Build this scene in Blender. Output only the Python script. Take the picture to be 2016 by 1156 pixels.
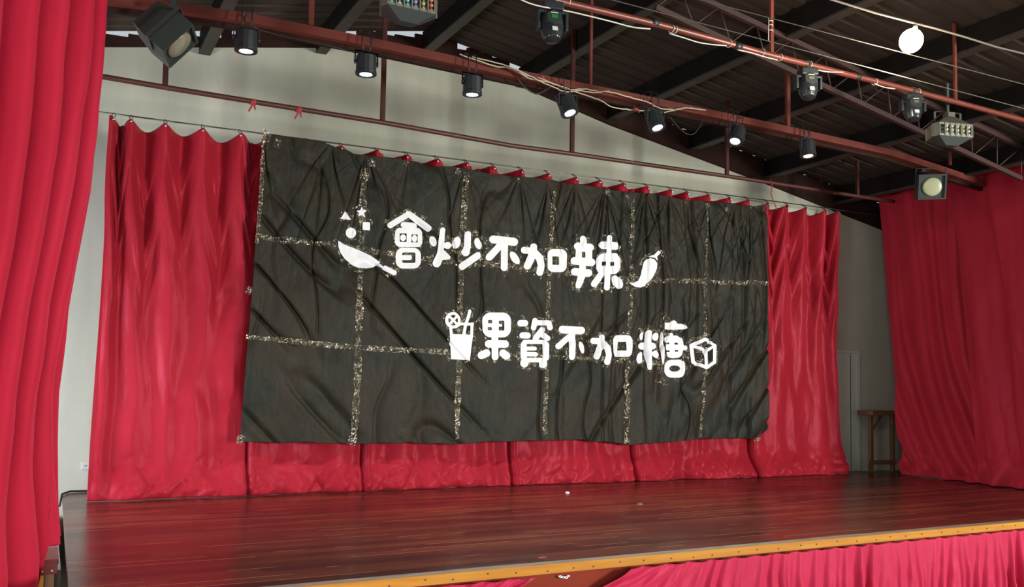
import bpy, math, random
import numpy as np
from mathutils import Vector, Matrix, Quaternion
random.seed(7)
for o in list(bpy.data.objects): bpy.data.objects.remove(o)
scene = bpy.context.scene
col = scene.collection

# ------------------------------------------------------------------ camera
F = 1750.0; PCX, PCY = 1008.0, 653.0      # focal length and principal point for a 2016x1156 frame
WX = np.array([0.88507809, -0.46515032, 0.01649138])
def _n(v): return v/np.linalg.norm(v)
_X = _n(np.array([4350-PCX, 815-PCY, F])); _U = np.array([492., -28500., F]); _U = _n(_U-_U.dot(_X)*_X)
_Y = np.cross(_U, _X); _Y = _Y if _Y[2] > 0 else -_Y
R = np.array([_X, _Y, _U])                # rows: world axes seen in camera coordinates (x right, y down, z forward)
SH = 0.75                                 # stage height
CAM = np.array([0, 0, SH+1.334687])
def ray(px, py): return R@np.array([(px-PCX)/F, (py-PCY)/F, 1.])
def aty(px, py, y): r = ray(px, py); return Vector(CAM+r*(y/r[1]))
def atz(px, py, z): r = ray(px, py); return Vector(CAM+r*((z-CAM[2])/r[2]))
def onv(px, py, P, Q, off=0.0):
    d = np.array([Q[0]-P[0], Q[1]-P[1]]); nn = np.array([-d[1], d[0], 0])/np.hypot(*d)
    r = ray(px, py); t = ((np.array(P)-CAM)@nn+off)/(r@nn); return Vector(CAM+r*t)
cam_d = bpy.data.cameras.new('camera'); cam = bpy.data.objects.new('camera', cam_d); col.objects.link(cam)
cam_d.sensor_fit = 'HORIZONTAL'; cam_d.sensor_width = 36; cam_d.lens = F/2016*36
cam_d.shift_y = (PCY-578)/2016; cam_d.clip_start = 0.05; cam_d.clip_end = 200
Rc = Matrix(((R[0][0], -R[0][1], -R[0][2]), (R[1][0], -R[1][1], -R[1][2]), (R[2][0], -R[2][1], -R[2][2])))
cam.matrix_world = Matrix.Translation(Vector(CAM)) @ Rc.to_4x4()
scene.camera = cam

# ------------------------------------------------------------------ light and exposure
scene.view_settings.view_transform = 'Standard'; scene.view_settings.look = 'None'
scene.view_settings.exposure = 0.0; scene.view_settings.gamma = 1.0
w = bpy.data.worlds.new('world'); scene.world = w; w.use_nodes = True
w.node_tree.nodes['Background'].inputs[0].default_value = (0.85, 0.93, 1.0, 1)
w.node_tree.nodes['Background'].inputs[1].default_value = 0.6
def area(name, loc, target, sx, sy, power, colr, spread=180):
    l = bpy.data.lights.new(name, 'AREA'); l.shape = 'RECTANGLE'; l.size = sx; l.size_y = sy; l.energy = power; l.color = colr
    l.spread = math.radians(spread)
    o = bpy.data.objects.new(name, l); col.objects.link(o); o.location = loc
    o.rotation_euler = (Vector(target)-Vector(loc)).to_track_quat('-Z', 'Y').to_euler(); return o
area('hall_window_light', (14.4, -7.0, 3.0), (4.5, 11, 3.6), 2.0, 2.8, 3000, (0.97, 1.0, 0.93))
area('hall_front_fill_light', (-1.5, -7.2, 2.4), (-.5, 11, 1.6), 2.4, 2.2, 85, (1.0, .97, .92), 62)  # added fill that brightens the left curtain's foot and the floor edge
area('side_door_light', (-3.0, 9.9, 1.9), (2.5, 11.6, 1.0), 1.6, 2.0, 300, (0.80, 0.89, 1.0))
area('hall_side_window_light', (-4.2, 2.6, 2.2), (0.2, 7.4, 1.8), 3.0, 2.0, 260, (0.93, 0.93, 1.0))

# ------------------------------------------------------------------ helpers
def tag(o, label=None, cat=None, group=None, kind=None):
    if label: o['label'] = label
    if cat: o['category'] = cat
    if group: o['group'] = group
    if kind: o['kind'] = kind
    return o
def empty(name, loc, label, cat, group=None, rot=None):
    o = bpy.data.objects.new(name, None); col.objects.link(o); o.location = loc; o.empty_display_size = 0.1
    if rot is not None: o.rotation_mode = 'QUATERNION'; o.rotation_quaternion = rot
    return tag(o, label, cat, group)
def mesh_obj(name, V, Fc, mat, parent=None, smooth=False, local=False):
    me = bpy.data.meshes.new(name)
    V = [tuple(v) for v in V]
    if parent is not None and not local:
        bpy.context.view_layer.update()
        inv = parent.matrix_world.inverted() if parent.parent is None else parent.matrix_world.inverted()
        V = [tuple(inv@Vector(v)) for v in V]
    me.from_pydata(V, [], Fc); me.validate()
    if smooth: me.polygons.foreach_set('use_smooth', [True]*len(me.polygons))
    me.materials.append(mat)
    o = bpy.data.objects.new(name, me); col.objects.link(o)
    if parent is not None: o.parent = parent
    return o
class MB:
    """collects boxes, bars, tubes and turned shapes into one mesh"""
    def __init__(s): s.V = []; s.F = []; s.sm = []
    def add(s, V, Fc, sm=False):
        b = len(s.V); s.V += [Vector(v) for v in V]; s.F += [tuple(i+b for i in f) for f in Fc]; s.sm += [sm]*len(Fc); return s
    def box(s, a, b, M=None):
        x0, y0, z0 = a; x1, y1, z1 = b
        V = [Vector(p) for p in ((x0,y0,z0),(x1,y0,z0),(x1,y1,z0),(x0,y1,z0),(x0,y0,z1),(x1,y0,z1),(x1,y1,z1),(x0,y1,z1))]
        if M is not None: V = [M@v for v in V]
        return s.add(V, [(0,3,2,1),(4,5,6,7),(0,1,5,4),(1,2,6,5),(2,3,7,6),(3,0,4,7)])
    def bar(s, p, q, w_, d_, up=(0, 1, 0)):
        p = Vector(p); q = Vector(q); a = (q-p).normalized(); u = Vector(up); u = (u-a*u.dot(a)).normalized(); v = a.cross(u)
        V = []
        for c in (p, q):
            for i, j in ((-1,-1),(1,-1),(1,1),(-1,1)): V.append(c+v*(i*w_/2)+u*(j*d_/2))
        return s.add(V, [(0,3,2,1),(4,5,6,7),(0,1,5,4),(1,2,6,5),(2,3,7,6),(3,0,4,7)])
    def tube(s, pts, r, n=10, caps=True):
        pts = [Vector(p) for p in pts]; V = []; Fc = []; u = None
        for i, p in enumerate(pts):
            a = (pts[min(i+1, len(pts)-1)]-pts[max(i-1, 0)]).normalized()
            if u is None:
                u = Vector((0,0,1)) if abs(a.z) < .9 else Vector((1,0,0))
            u = (u-a*u.dot(a)).normalized(); v = a.cross(u); rr = r[i] if isinstance(r, (list, tuple)) else r
            for k in range(n): t = 2*math.pi*k/n; V.append(p+u*(rr*math.cos(t))+v*(rr*math.sin(t)))
        for i in range(len(pts)-1):
            for k in range(n): Fc.append((i*n+k, i*n+(k+1)%n, (i+1)*n+(k+1)%n, (i+1)*n+k))
        s.add(V, Fc, True)
        if caps:
            b = len(s.V)-len(V); s.F += [tuple(b+k for k in range(n))[::-1], tuple(b+(len(pts)-1)*n+k for k in range(n))]; s.sm += [False, False]
        return s
    def lathe(s, prof, n=24, M=None, sm=True, caps=True):
        V = []; Fc = []
        for r, z in prof:
            for k in range(n):
                t = 2*math.pi*(k+.5)/n; v = Vector((r*math.cos(t), r*math.sin(t), z)); V.append(M@v if M is not None else v)
        m = len(prof)
        for i in range(m-1):
            for k in range(n): Fc.append((i*n+k, i*n+(k+1)%n, (i+1)*n+(k+1)%n, (i+1)*n+k))
        b = len(s.V); s.add(V, Fc, sm)
        if caps:
            if prof[0][0] > 1e-5: s.F.append(tuple(b+k for k in range(n))[::-1]); s.sm.append(False)
            if prof[-1][0] > 1e-5: s.F.append(tuple(b+(m-1)*n+k for k in range(n))); s.sm.append(False)
        return s
    def build(s, name, mat, parent=None, bevel=0):
        me = bpy.data.meshes.new(name); me.from_pydata([tuple(v) for v in s.V], [], s.F)
        me.polygons.foreach_set('use_smooth', s.sm); me.materials.append(mat)
        o = bpy.data.objects.new(name, me); col.objects.link(o)
        if parent is not None: o.parent = parent
        if bevel:
            m = o.modifiers.new('bevel', 'BEVEL'); m.width = bevel; m.segments = 2; m.limit_method = 'ANGLE'
        return o
def copy_tree(o, parent=None):
    c = o.copy(); col.objects.link(c)
    if parent is not None: c.parent = parent
    for ch in list(o.children): copy_tree(ch, c)
    return c
def grid_obj(name, P, mat, parent=None, smooth=True, mask=None):
    """P: array (n, m, 3)"""
    n_, m_ = P.shape[:2]; me = bpy.data.meshes.new(name)
    idx = np.arange(n_*m_).reshape(n_, m_)
    q = np.stack([idx[:-1,:-1], idx[1:,:-1], idx[1:,1:], idx[:-1,1:]], -1).reshape(-1, 4)
    if mask is not None: q = q[mask.reshape(-1)]
    V = P.reshape(-1, 3)
    me.vertices.add(len(V)); me.vertices.foreach_set('co', V.astype(np.float32).ravel())
    me.loops.add(q.size); me.loops.foreach_set('vertex_index', q.ravel().astype(np.int32))
    me.polygons.add(len(q)); me.polygons.foreach_set('loop_start', np.arange(0, q.size, 4, dtype=np.int32))
    me.update(calc_edges=True); me.validate()
    me.polygons.foreach_set('use_smooth', [smooth]*len(me.polygons)); me.materials.append(mat)
    o = bpy.data.objects.new(name, me); col.objects.link(o)
    if parent is not None: o.parent = parent
    return o
# value noise on numpy arrays
_rng = np.random.RandomState(3); _tab = _rng.rand(256, 256)*2-1
def vn(x, y, seed=0):
    x = np.asarray(x, float)+seed*17.31; y = np.asarray(y, float)+seed*9.17
    xi = np.floor(x).astype(int); yi = np.floor(y).astype(int); fx = x-xi; fy = y-yi
    fx = fx*fx*fx*(fx*(fx*6-15)+10); fy = fy*fy*fy*(fy*(fy*6-15)+10)
    a = _tab[xi%256, yi%256]; b = _tab[(xi+1)%256, yi%256]; c = _tab[xi%256, (yi+1)%256]; d = _tab[(xi+1)%256, (yi+1)%256]
    return (a*(1-fx)+b*fx)*(1-fy)+(c*(1-fx)+d*fx)*fy
def fbm(x, y, seed=0, o=3):
    r = 0; a = 1
    for k in range(o): r = r+a*vn(x*2**k, y*2**k, seed+k*5); a *= .5
    return r
def sst(a, b, x): t = np.clip((x-a)/(b-a), 0, 1); return t*t*(3-2*t)

# ------------------------------------------------------------------ materials
def mat(name, base, rough=0.5, metal=0.0, spec=0.5, **kw):
    m = bpy.data.materials.new(name); m.use_nodes = True; b = m.node_tree.nodes['Principled BSDF']
    b.inputs['Base Color'].default_value = (*base, 1); b.inputs['Roughness'].default_value = rough
    b.inputs['Metallic'].default_value = metal; b.inputs['Specular IOR Level'].default_value = spec
    for k, v in kw.items(): b.inputs[k.replace('_', ' ')].default_value = v
    return m
def nd(m, t): return m.node_tree.nodes.new(t)
def lk(m, a, b): m.node_tree.links.new(a, b)
def coords(m, scale=(1,1,1), kind='Object'):
    tc = nd(m, 'ShaderNodeTexCoord'); mp = nd(m, 'ShaderNodeMapping'); mp.inputs['Scale'].default_value = scale
    lk(m, tc.outputs[kind], mp.inputs[0]); return mp.outputs[0]
def noise(m, vec, scale, detail=3, rough=.5):
    t = nd(m, 'ShaderNodeTexNoise'); t.inputs['Scale'].default_value = scale; t.inputs['Detail'].default_value = detail
    t.inputs['Roughness'].default_value = rough; lk(m, vec, t.inputs['Vector']); return t.outputs['Fac']
def ramp(m, fac, stops):
    r = nd(m, 'ShaderNodeValToRGB'); lk(m, fac, r.inputs[0]); e = r.color_ramp.elements
    while len(e) < len(stops): e.new(0.5)
    for i, (p, c) in enumerate(stops): e[i].position = p; e[i].color = (*c, 1) if len(c) == 3 else c
    return r.outputs[0]
def bump(m, h, strength=.3, dist=.01):
    b = nd(m, 'ShaderNodeBump'); b.inputs['Strength'].default_value = strength; b.inputs['Distance'].default_value = dist
    lk(m, h, b.inputs['Height']); return b.outputs[0]
def bs(m): return m.node_tree.nodes['Principled BSDF']
def varied(name, stops, scale=8, rough=.5, metal=0., spec=.5, bmp=.1, det=4, sc3=(1,1,1)):
    m = mat(name, stops[0][1], rough, metal, spec); v = coords(m, sc3); n_ = noise(m, v, scale, det)
    lk(m, ramp(m, n_, stops), bs(m).inputs['Base Color'])
    if bmp: lk(m, bump(m, n_, bmp, .01), bs(m).inputs['Normal'])
    return m
def satin(name, c0, c1, rough=.42):
    m = mat(name, c0, rough, 0, .27); v = coords(m, (1, 1, .35)); n_ = noise(m, v, 2.2, 3)
    lk(m, ramp(m, n_, [(.3, c0), (.7, c1)]), bs(m).inputs['Base Color'])
    bs(m).inputs['Sheen Weight'].default_value = .35; bs(m).inputs['Sheen Roughness'].default_value = .35
    bs(m).inputs['Sheen Tint'].default_value = (1, .25, .35, 1)
    bs(m).inputs['Specular Tint'].default_value = (1, .22, .32, 1)
    v2 = coords(m, (1, 1, .5)); h = noise(m, v2, 14, 5, .6); lk(m, bump(m, h, .22, .02), bs(m).inputs['Normal'])
    return m
M = {}
M['satin'] = satin('red_satin', (.265, .0105, .020), (.335, .015, .027), .42)
M['satin_side'] = satin('red_satin_side', (.42, .022, .038), (.50, .030, .050), .42)
M['velvet'] = satin('red_drape', (.39, .012, .032), (.46, .016, .042), .55)
M['skirt'] = satin('skirt_satin', (.46, .022, .065), (.54, .028, .08), .5)
# wall
m = mat('white_plaster', (.5, .5, .46), .85, 0, .2); v = coords(m); n1 = noise(m, v, .7, 4, .6); n2 = noise(m, coords(m, (1, 1, .18)), 3.0, 4, .6)
mx = nd(m, 'ShaderNodeMix'); mx.data_type = 'RGBA'; mx.blend_type = 'MULTIPLY'; mx.inputs[0].default_value = 1
lk(m, ramp(m, n1, [(.3, (.45, .44, .36)), (.7, (.51, .50, .415))]), mx.inputs[6]); lk(m, ramp(m, n2, [(.35, (.90, .90, .89)), (.6, (1, 1, 1))]), mx.inputs[7])
lk(m, mx.outputs[2], bs(m).inputs['Base Color']); lk(m, bump(m, noise(m, v, 25, 4), .08, .01), bs(m).inputs['Normal']); M['wall'] = m
# stage boards
m = mat('varnished_boards', (.1, .02, .015), .3, 0, .3); tc = nd(m, 'ShaderNodeTexCoord'); sep = nd(m, 'ShaderNodeSeparateXYZ'); lk(m, tc.outputs['Object'], sep.inputs[0])
def math_(m, op, a, b=None):
    n_ = nd(m, 'ShaderNodeMath'); n_.operation = op
    for i, x in enumerate((a, b)):
        if x is None: continue
        if isinstance(x, (int, float)): n_.inputs[i].default_value = x
        else: lk(m, x, n_.inputs[i])
    return n_.outputs[0]
PW = .145
row = math_(m, 'DIVIDE', sep.outputs[1], PW); rid = math_(m, 'FLOOR', row); fr = math_(m, 'FRACT', row)
wn = nd(m, 'ShaderNodeTexWhiteNoise'); wn.noise_dimensions = '1D'; lk(m, rid, wn.inputs['W'])
xo = math_(m, 'ADD', math_(m, 'DIVIDE', sep.outputs[0], 2.6), math_(m, 'MULTIPLY', wn.outputs['Value'], 7.3)); xid = math_(m, 'FLOOR', xo); xfr = math_(m, 'FRACT', xo)
cb = nd(m, 'ShaderNodeCombineXYZ'); lk(m, rid, cb.inputs[0]); lk(m, xid, cb.inputs[1]); wn2 = nd(m, 'ShaderNodeTexWhiteNoise'); wn2.noise_dimensions = '2D'; lk(m, cb.outputs[0], wn2.inputs['Vector'])
plank = ramp(m, wn2.outputs['Value'], [(0, (.055, .0105, .008)), (.5, (.078, .016, .011)), (1, (.115, .030, .016))])
big = noise(m, coords(m, (.5, 1.2, 1)), 1.1, 4, .6)
worn = ramp(m, big, [(.38, (.62, .8, .8)), (.5, (1, 1, 1)), (.68, (1.25, 1.35, 1.2))])
mx = nd(m, 'ShaderNodeMix'); mx.data_type = 'RGBA'; mx.blend_type = 'MULTIPLY'; mx.inputs[0].default_value = 1; lk(m, plank, mx.inputs[6]); lk(m, worn, mx.inputs[7])
gr = noise(m, coords(m, (1.2, 40, 1)), 3, 4, .6)
mx2 = nd(m, 'ShaderNodeMix'); mx2.data_type = 'RGBA'; mx2.blend_type = 'MULTIPLY'; mx2.inputs[0].default_value = 1; lk(m, mx.outputs[2], mx2.inputs[6]); lk(m, ramp(m, gr, [(.3, (.93, .93, .93)), (.7, (1.06, 1.06, 1.06))]), mx2.inputs[7])
# pale worn seams between some boards
edge = math_(m, 'LESS_THAN', fr, .05); selw = math_(m, 'GREATER_THAN', noise(m, coords(m, (.55, 6, 1)), 1.4, 2), .57); pale = math_(m, 'MULTIPLY', edge, selw)
mx3 = nd(m, 'ShaderNodeMix'); mx3.data_type = 'RGBA'; lk(m, pale, mx3.inputs[0]); lk(m, mx2.outputs[2], mx3.inputs[6]); mx3.inputs[7].default_value = (.36, .16, .09, 1)
dk = math_(m, 'MULTIPLY', math_(m, 'LESS_THAN', fr, .035), math_(m, 'SUBTRACT', 1.0, selw))
mx4 = nd(m, 'ShaderNodeMix'); mx4.data_type = 'RGBA'; lk(m, dk, mx4.inputs[0]); lk(m, mx3.outputs[2], mx4.inputs[6]); mx4.inputs[7].default_value = (.02, .006, .005, 1)
lk(m, mx4.outputs[2], bs(m).inputs['Base Color'])
rr = nd(m, 'ShaderNodeMapRange'); lk(m, noise(m, coords(m, (.6, 1.2, 1)), 1.3, 3), rr.inputs[0]); rr.inputs[3].default_value = .16; rr.inputs[4].default_value = .36
lk(m, rr.outputs[0], bs(m).inputs['Roughness'])
hh = math_(m, 'ADD', math_(m, 'MULTIPLY', wn2.outputs['Value'], .5), math_(m, 'MULTIPLY', math_(m, 'GREATER_THAN', fr, .04), .5))
lk(m, bump(m, hh, .10, .003), bs(m).inputs['Normal']); M['boards'] = m
M['edge_grey'] = varied('worn_grey_board', [(.3, (.12, .095, .065)), (.7, (.24, .2, .14))], 12, .7, sc3=(.3, 2, 2))
M['orange_wood'] = varied('orange_varnished_wood', [(.3, (.44, .17, .018)), (.7, (.56, .24, .03))], 5, .6, spec=.2, sc3=(.4, 6, 6), bmp=.05)
M['brown_wood'] = varied('brown_wood', [(.3, (.13, .06, .025)), (.7, (.20, .09, .035))], 6, .5, sc3=(3, 3, .5))
M['maroon_wood'] = varied('maroon_wood', [(.3, (.13, .02, .018)), (.7, (.19, .035, .03))], 6, .5, spec=.25, sc3=(1, 5, 5))
M['redboard'] = varied('red_brown_board', [(.3, (.21, .028, .013)), (.7, (.26, .036, .018))], 3, .7, spec=.12)
M['red_paint'] = varied('red_oxide_paint', [(.25, (.10, .020, .014)), (.75, (.15, .030, .020))], 5, .6, spec=.25)
M['pipe_paint'] = varied('weathered_red_pipe_paint', [(.3, (.055, .013, .010)), (.58, (.07, .017, .013)), (.68, (.08, .02, .016)), (.74, (.20, .16, .14))], 9, .5, sc3=(.6, 1, 1))
M['post_dark'] = varied('dark_red_post_paint', [(.3, (.045, .012, .009)), (.7, (.065, .016, .012))], 5, .6, spec=.2)
M['pipe_orange'] = varied('orange_red_pipe_paint', [(.3, (.14, .028, .018)), (.7, (.20, .042, .027))], 5, .38)
M['roof'] = varied('dark_roof_sheet', [(.3, (.046, .033, .025)), (.7, (.062, .045, .035))], 2, .85, .0, .08, bmp=0)
M['purlin'] = varied('dark_steel', [(.3, (.009, .007, .006)), (.7, (.013, .010, .008))], 4, .8, spec=.08)
M['flange'] = varied('brown_steel_flange', [(.3, (.030, .024, .018)), (.7, (.045, .036, .028))], 4, .55)
M['truss'] = varied('dark_red_steel', [(.3, (.035, .012, .009)), (.7, (.05, .017, .013))], 4, .6)
M['plate'] = varied('brown_wall_plate', [(.3, (.022, .010, .008)), (.7, (.034, .015, .011))], 6, .8, spec=.1)
M['concrete'] = varied('grey_concrete', [(.3, (.20, .20, .19)), (.7, (.30, .30, .285))], 4, .75)
M['hall_floor'] = varied('hall_floor_tiles', [(.3, (.28, .26, .23)), (.7, (.34, .32, .29))], 3, .4)
M['steel_wire'] = mat('grey_steel_wire', (.22, .20, .17), .4, .8)
M['wire_light'] = mat('pale_wire', (.14, .125, .105), .6, .2)
M['black'] = mat('black_housing', (.018, .022, .024), .45)
M['charcoal'] = mat('charcoal_housing', (.028, .036, .033), .5)
M['black_gloss'] = mat('black_gloss_plastic', (.02, .025, .027), .22)
M['silver'] = mat('silver_reflector', (.75, .74, .68), .3, .9)
M['glass_lamp'] = mat('pale_glass_lens', (.40, .41, .24), .3, 0, .5)
M['lamp_glass'] = mat('reflector_glass', (.42, .40, .30), .25, .6)
M['galv'] = varied('galvanised_sheet', [(.3, (.10, .095, .07)), (.7, (.14, .13, .10))], 6, .45, .4)
M['galv2'] = mat('bright_sheet', (.20, .19, .15), .45, .4)
M['cable_beige'] = mat('beige_cable', (.48, .42, .30), .6)
M['cable_tan'] = mat('tan_cable', (.17, .14, .11), .7)
M['cable_white'] = mat('white_cable', (.62, .60, .52), .5)
M['cable_black'] = mat('black_cable', (.02, .018, .016), .6)
M['red_tape'] = mat('red_tape', (.26, .022, .02), .6)
M['red_ribbon'] = mat('red_ribbon', (.30, .03, .035), .7)
M['white'] = mat('white_label', (.75, .78, .78), .5)
M['paper'] = varied('white_paper', [(.3, (.80, .80, .84)), (.7, (.90, .90, .93))], 5, .55, bmp=.05)
M['outlet'] = mat('white_outlet', (.50, .50, .46), .5)
M['slot'] = mat('dark_slot', (.05, .05, .05), .6)
M['nail'] = mat('steel_nail', (.6, .55, .5), .3, .9)
M['nailhole'] = mat('dark_nail', (.05, .03, .02), .6)
M['door'] = varied('pale_green_door', [(.3, (.50, .54, .46)), (.7, (.55, .59, .50))], 3, .6)
def emis(name, c, s):
    m = mat(name, (0, 0, 0)); bs(m).inputs['Emission Color'].default_value = (*c, 1); bs(m).inputs['Emission Strength'].default_value = s; return m
M['led_w'] = emis('led_white', (1, 1, 1), 9); M['led_b'] = emis('led_cool', (.85, .88, 1), 9)
M['led_g'] = emis('led_green', (.9, 1, .62), 7); M['led_p'] = emis('led_pink', (1, .72, .72), 6)
M['lcd'] = emis('green_display', (.03, .40, .08), .45)
M['bulb'] = emis('bulb_glow', (1, .93, .74), 40)
# banner sheet
m = mat('black_bin_liner', (.016, .016, .0135), .48, 0, .18)
v = coords(m, (1, 1, 1)); n1 = noise(m, coords(m, (2.2, 1, .8)), 6, 6, .65); n2 = noise(m, coords(m, (1.2, 1, 1.0)), 1.6, 3)
lk(m, ramp(m, n2, [(.35, (.0125, .0142, .0102)), (.6, (.024, .0185, .0105))]), bs(m).inputs['Base Color'])
r2 = nd(m, 'ShaderNodeMapRange'); lk(m, n1, r2.inputs[0]); r2.inputs[3].default_value = .42; r2.inputs[4].default_value = .65; lk(m, r2.outputs[0], bs(m).inputs['Roughness'])
lk(m, bump(m, n1, .42, .03), bs(m).inputs['Normal']); M['liner'] = m
# clear tape: glossy film, mostly see-through
m = mat('clear_packing_tape', (.78, .72, .56), .26, .9, .9); b = bs(m)
vo = nd(m, 'ShaderNodeTexVoronoi'); vo.inputs['Scale'].default_value = 26; lk(m, coords(m, (1.6, 1, 1)), vo.inputs['Vector'])
lk(m, bump(m, vo.outputs['Distance'], 1.0, .06), b.inputs['Normal'])
al = nd(m, 'ShaderNodeMapRange'); lk(m, noise(m, coords(m), 17, 3, .6), al.inputs[0]); al.inputs[1].default_value = .42; al.inputs[2].default_value = .62; al.inputs[3].default_value = .08; al.inputs[4].default_value = .9
lk(m, al.outputs[0], b.inputs['Alpha']); M['tape'] = m

# ------------------------------------------------------------------ planes of the place
WA, WB = atz(136, 970, SH), atz(1700, 927, SH)      # back wall
CA, CB = atz(190, 985, SH), atz(1660, 932, SH)      # backdrop curtain line
wdir = (WB-WA); wdir.z = 0; wdir.normalize(); wn_ = Vector((-wdir.y, wdir.x, 0))
cdir = (CB-CA); cdir.z = 0; CL = cdir.length if False else (CB-CA).length; cdir.normalize(); cn = Vector((cdir.y, -cdir.x, 0))  # towards the hall
def wally(x): return WA.y+(x-WA.x)*wdir.y/wdir.x
RX = 4.5
def roofz(x): return (6.98-.172*(RX-x)) if x < RX else (6.98-.20*(x-RX))

# ------------------------------------------------------------------ the room
XL, XR = -3.2, 13.3
V = []; top = [(XL, None)]+[(p.x, p.z) for p in [onv(*q, WA, WB) for q in [(190,93),(560,94),(700,95),(830,95),(1000,160),(1200,247),(1500,360),(1727,450)]]]
zl = top[1][1]-.175*(top[1][0]-XL); zr = top[-1][1]-.22*(XR-top[-1][0]); prof = [(XL, zl)]+top[1:]+[(XR, zr)]
fr_, bk = [], []
for x, z in prof:
    fr_.append(((x, wally(x), 0), (x, wally(x), z)))
n_ = len(fr_); V = []; Fc = []
for (a, b_) in fr_: V += [a, b_, (a[0], a[1]+.2, a[2]), (b_[0], b_[1]+.2, b_[2])]
for i in range(n_-1):
    k = i*4; Fc += [(k, k+4, k+5, k+1), (k+2, k+3, k+7, k+6), (k+1, k+5, k+7, k+3), (k, k+2, k+6, k+4)]
Fc += [(0, 1, 3, 2), (4*n_-4, 4*n_-2, 4*n_-1, 4*n_-3)]
tag(mesh_obj('wall_back', V, Fc, M['wall']), kind='structure')
tag(MB().box((XR, 5.2, 0), (XR+.2, 10.9, 5.6)).box((12.48, 5.2, 0), (18, 5.4, 5.2)).box((18, -8, 0), (18.2, 5.4, 5.2)).build('wall_right', M['wall']), kind='structure')  # unseen return wall set inward to block hall light from the wings
wl = MB(); wl.box((XL-.2, 4.8, 0), (XL, 8.8, 5.9)).box((XL-.2, 11.05, 0), (XL, 12.2, 5.9)).box((XL-.2, 8.8, 3.2), (XL, 11.05, 5.9)).box((XL-.2, -8, 3.4), (XL, 4.8, 5.9)).box((XL-.2, -8, 0), (XL, 4.8, .9))
tag(wl.build('wall_left', M['wall']), kind='structure')
tag(MB().box((XL-3, -10, -.1), (18.2, 12.3, 0)).build('floor', M['hall_floor']), kind='structure')
# roof sheet with ribs running down the slope
ys = []; zs = []
y = -4.0; P_ = .235
while y < 11.55:
    for dy, dz in ((0, 0), (.13, 0), (.15, .035), (.215, .035)): ys.append(y+dy); zs.append(dz)
    y += P_
xs = [XL-.4, 0, RX, 9, XR+.3, 18.2]
V = []; Fc = []
for i, x in enumerate(xs):
    for yy, zz in zip(ys, zs): V.append((x, yy+(x-WA.x)*wdir.y/wdir.x, roofz(x)+zz))
m_ = len(ys)
for i in range(len(xs)-1):
    for j in range(m_-1): Fc.append((i*m_+j, i*m_+j+1, (i+1)*m_+j+1, (i+1)*m_+j))
tag(mesh_obj('ceiling', V, Fc, M['roof']), kind='structure')
# purlins
for i, x in enumerate([-1.3, .15, 1.6, 3.05, 4.5, 5.95, 7.4, 8.85, 10.3, 11.75]):
    e = empty('roof_purlin', (x, 2, roofz(x)-.15), ['dark steel purlin far left under the roof sheet beyond the left curtain', 'dark roof purlin above the left end of the white wall, behind the tilted floodlight', 'dark roof purlin meeting the wall near the leftmost stage lamp', 'dark roof purlin left of the coloured effect light', 'dark ridge purlin right of the coloured effect light, at the peak of the wall', 'dark roof purlin just below the moving head with the green display', 'broad dark roof purlin over the middle of the stage, right of the fourth stage lamp', 'dark roof purlin passing above the fifth and sixth stage lamps', 'dark roof purlin above the pinkish stage lamp', 'dark roof purlin lowest on the right, by the side curtain'][i], 'beam', 'purlins under the roof')
    t = MB().box((-.05, -7.5, -.11), (.05, wally(x)-2.02, .145)); t.build('web', M['purlin'], e)
    MB().box((-.055, -7.5, -.135), (.085, wally(x)-2.02, -.112)).build('flange', M['flange'], e)
# wall plate and gap filler on top of the wall
def walltop(x):
    for (a, za), (b_, zb) in zip(prof[:-1], prof[1:]):
        if a <= x <= b_: return za+(zb-za)*(x-a)/(b_-a)
    return prof[-1][1]
t = MB(); xs_ = np.linspace(XL+.02, XR-.02, 60)
for a, b_ in zip(xs_[:-1], xs_[1:]):
    ya, yb = wally(a), wally(b_)
    V = []
    for x, y0 in ((a, ya), (b_, yb)):
        zt = walltop(x)
        for dy, dz in ((-.03, .003), (.02, .003), (.02, .09), (-.03, .09)): V.append((x, y0+dy, zt+dz))
    t.add(V, [(0,1,2,3), (4,7,6,5), (0,4,5,1), (3,2,6,7), (0,3,7,4), (1,5,6,2)])
tag(t.build('trim_1', M['plate']), kind='structure')
t = MB(); x = XL+.05; rnd = random.Random(5)
while x < XR-.3:
    wd = rnd.uniform(.12, .3); g = roofz(x+wd/2)-walltop(x+wd/2)
    gap = rnd.random() < (.36 if x < 4.6 else .12)
    top_ = walltop(x+wd/2)+g-(rnd.uniform(.025, .05) if gap else -.03)
    y0 = wally(x)
    V = [(x, y0-.025, walltop(x)+.085), (x+wd, wally(x+wd)-.025, walltop(x+wd)+.085), (x+wd, wally(x+wd)+.015, walltop(x+wd)+.085), (x, y0+.015, walltop(x)+.085)]
    V += [(a, b_, top_) for a, b_, c in V]
    t.add(V, [(0,3,2,1),(4,5,6,7),(0,1,5,4),(1,2,6,5),(2,3,7,6),(3,0,4,7)]); x += wd
tag(t.build('trim_2', M['plate']), kind='structure')

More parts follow.
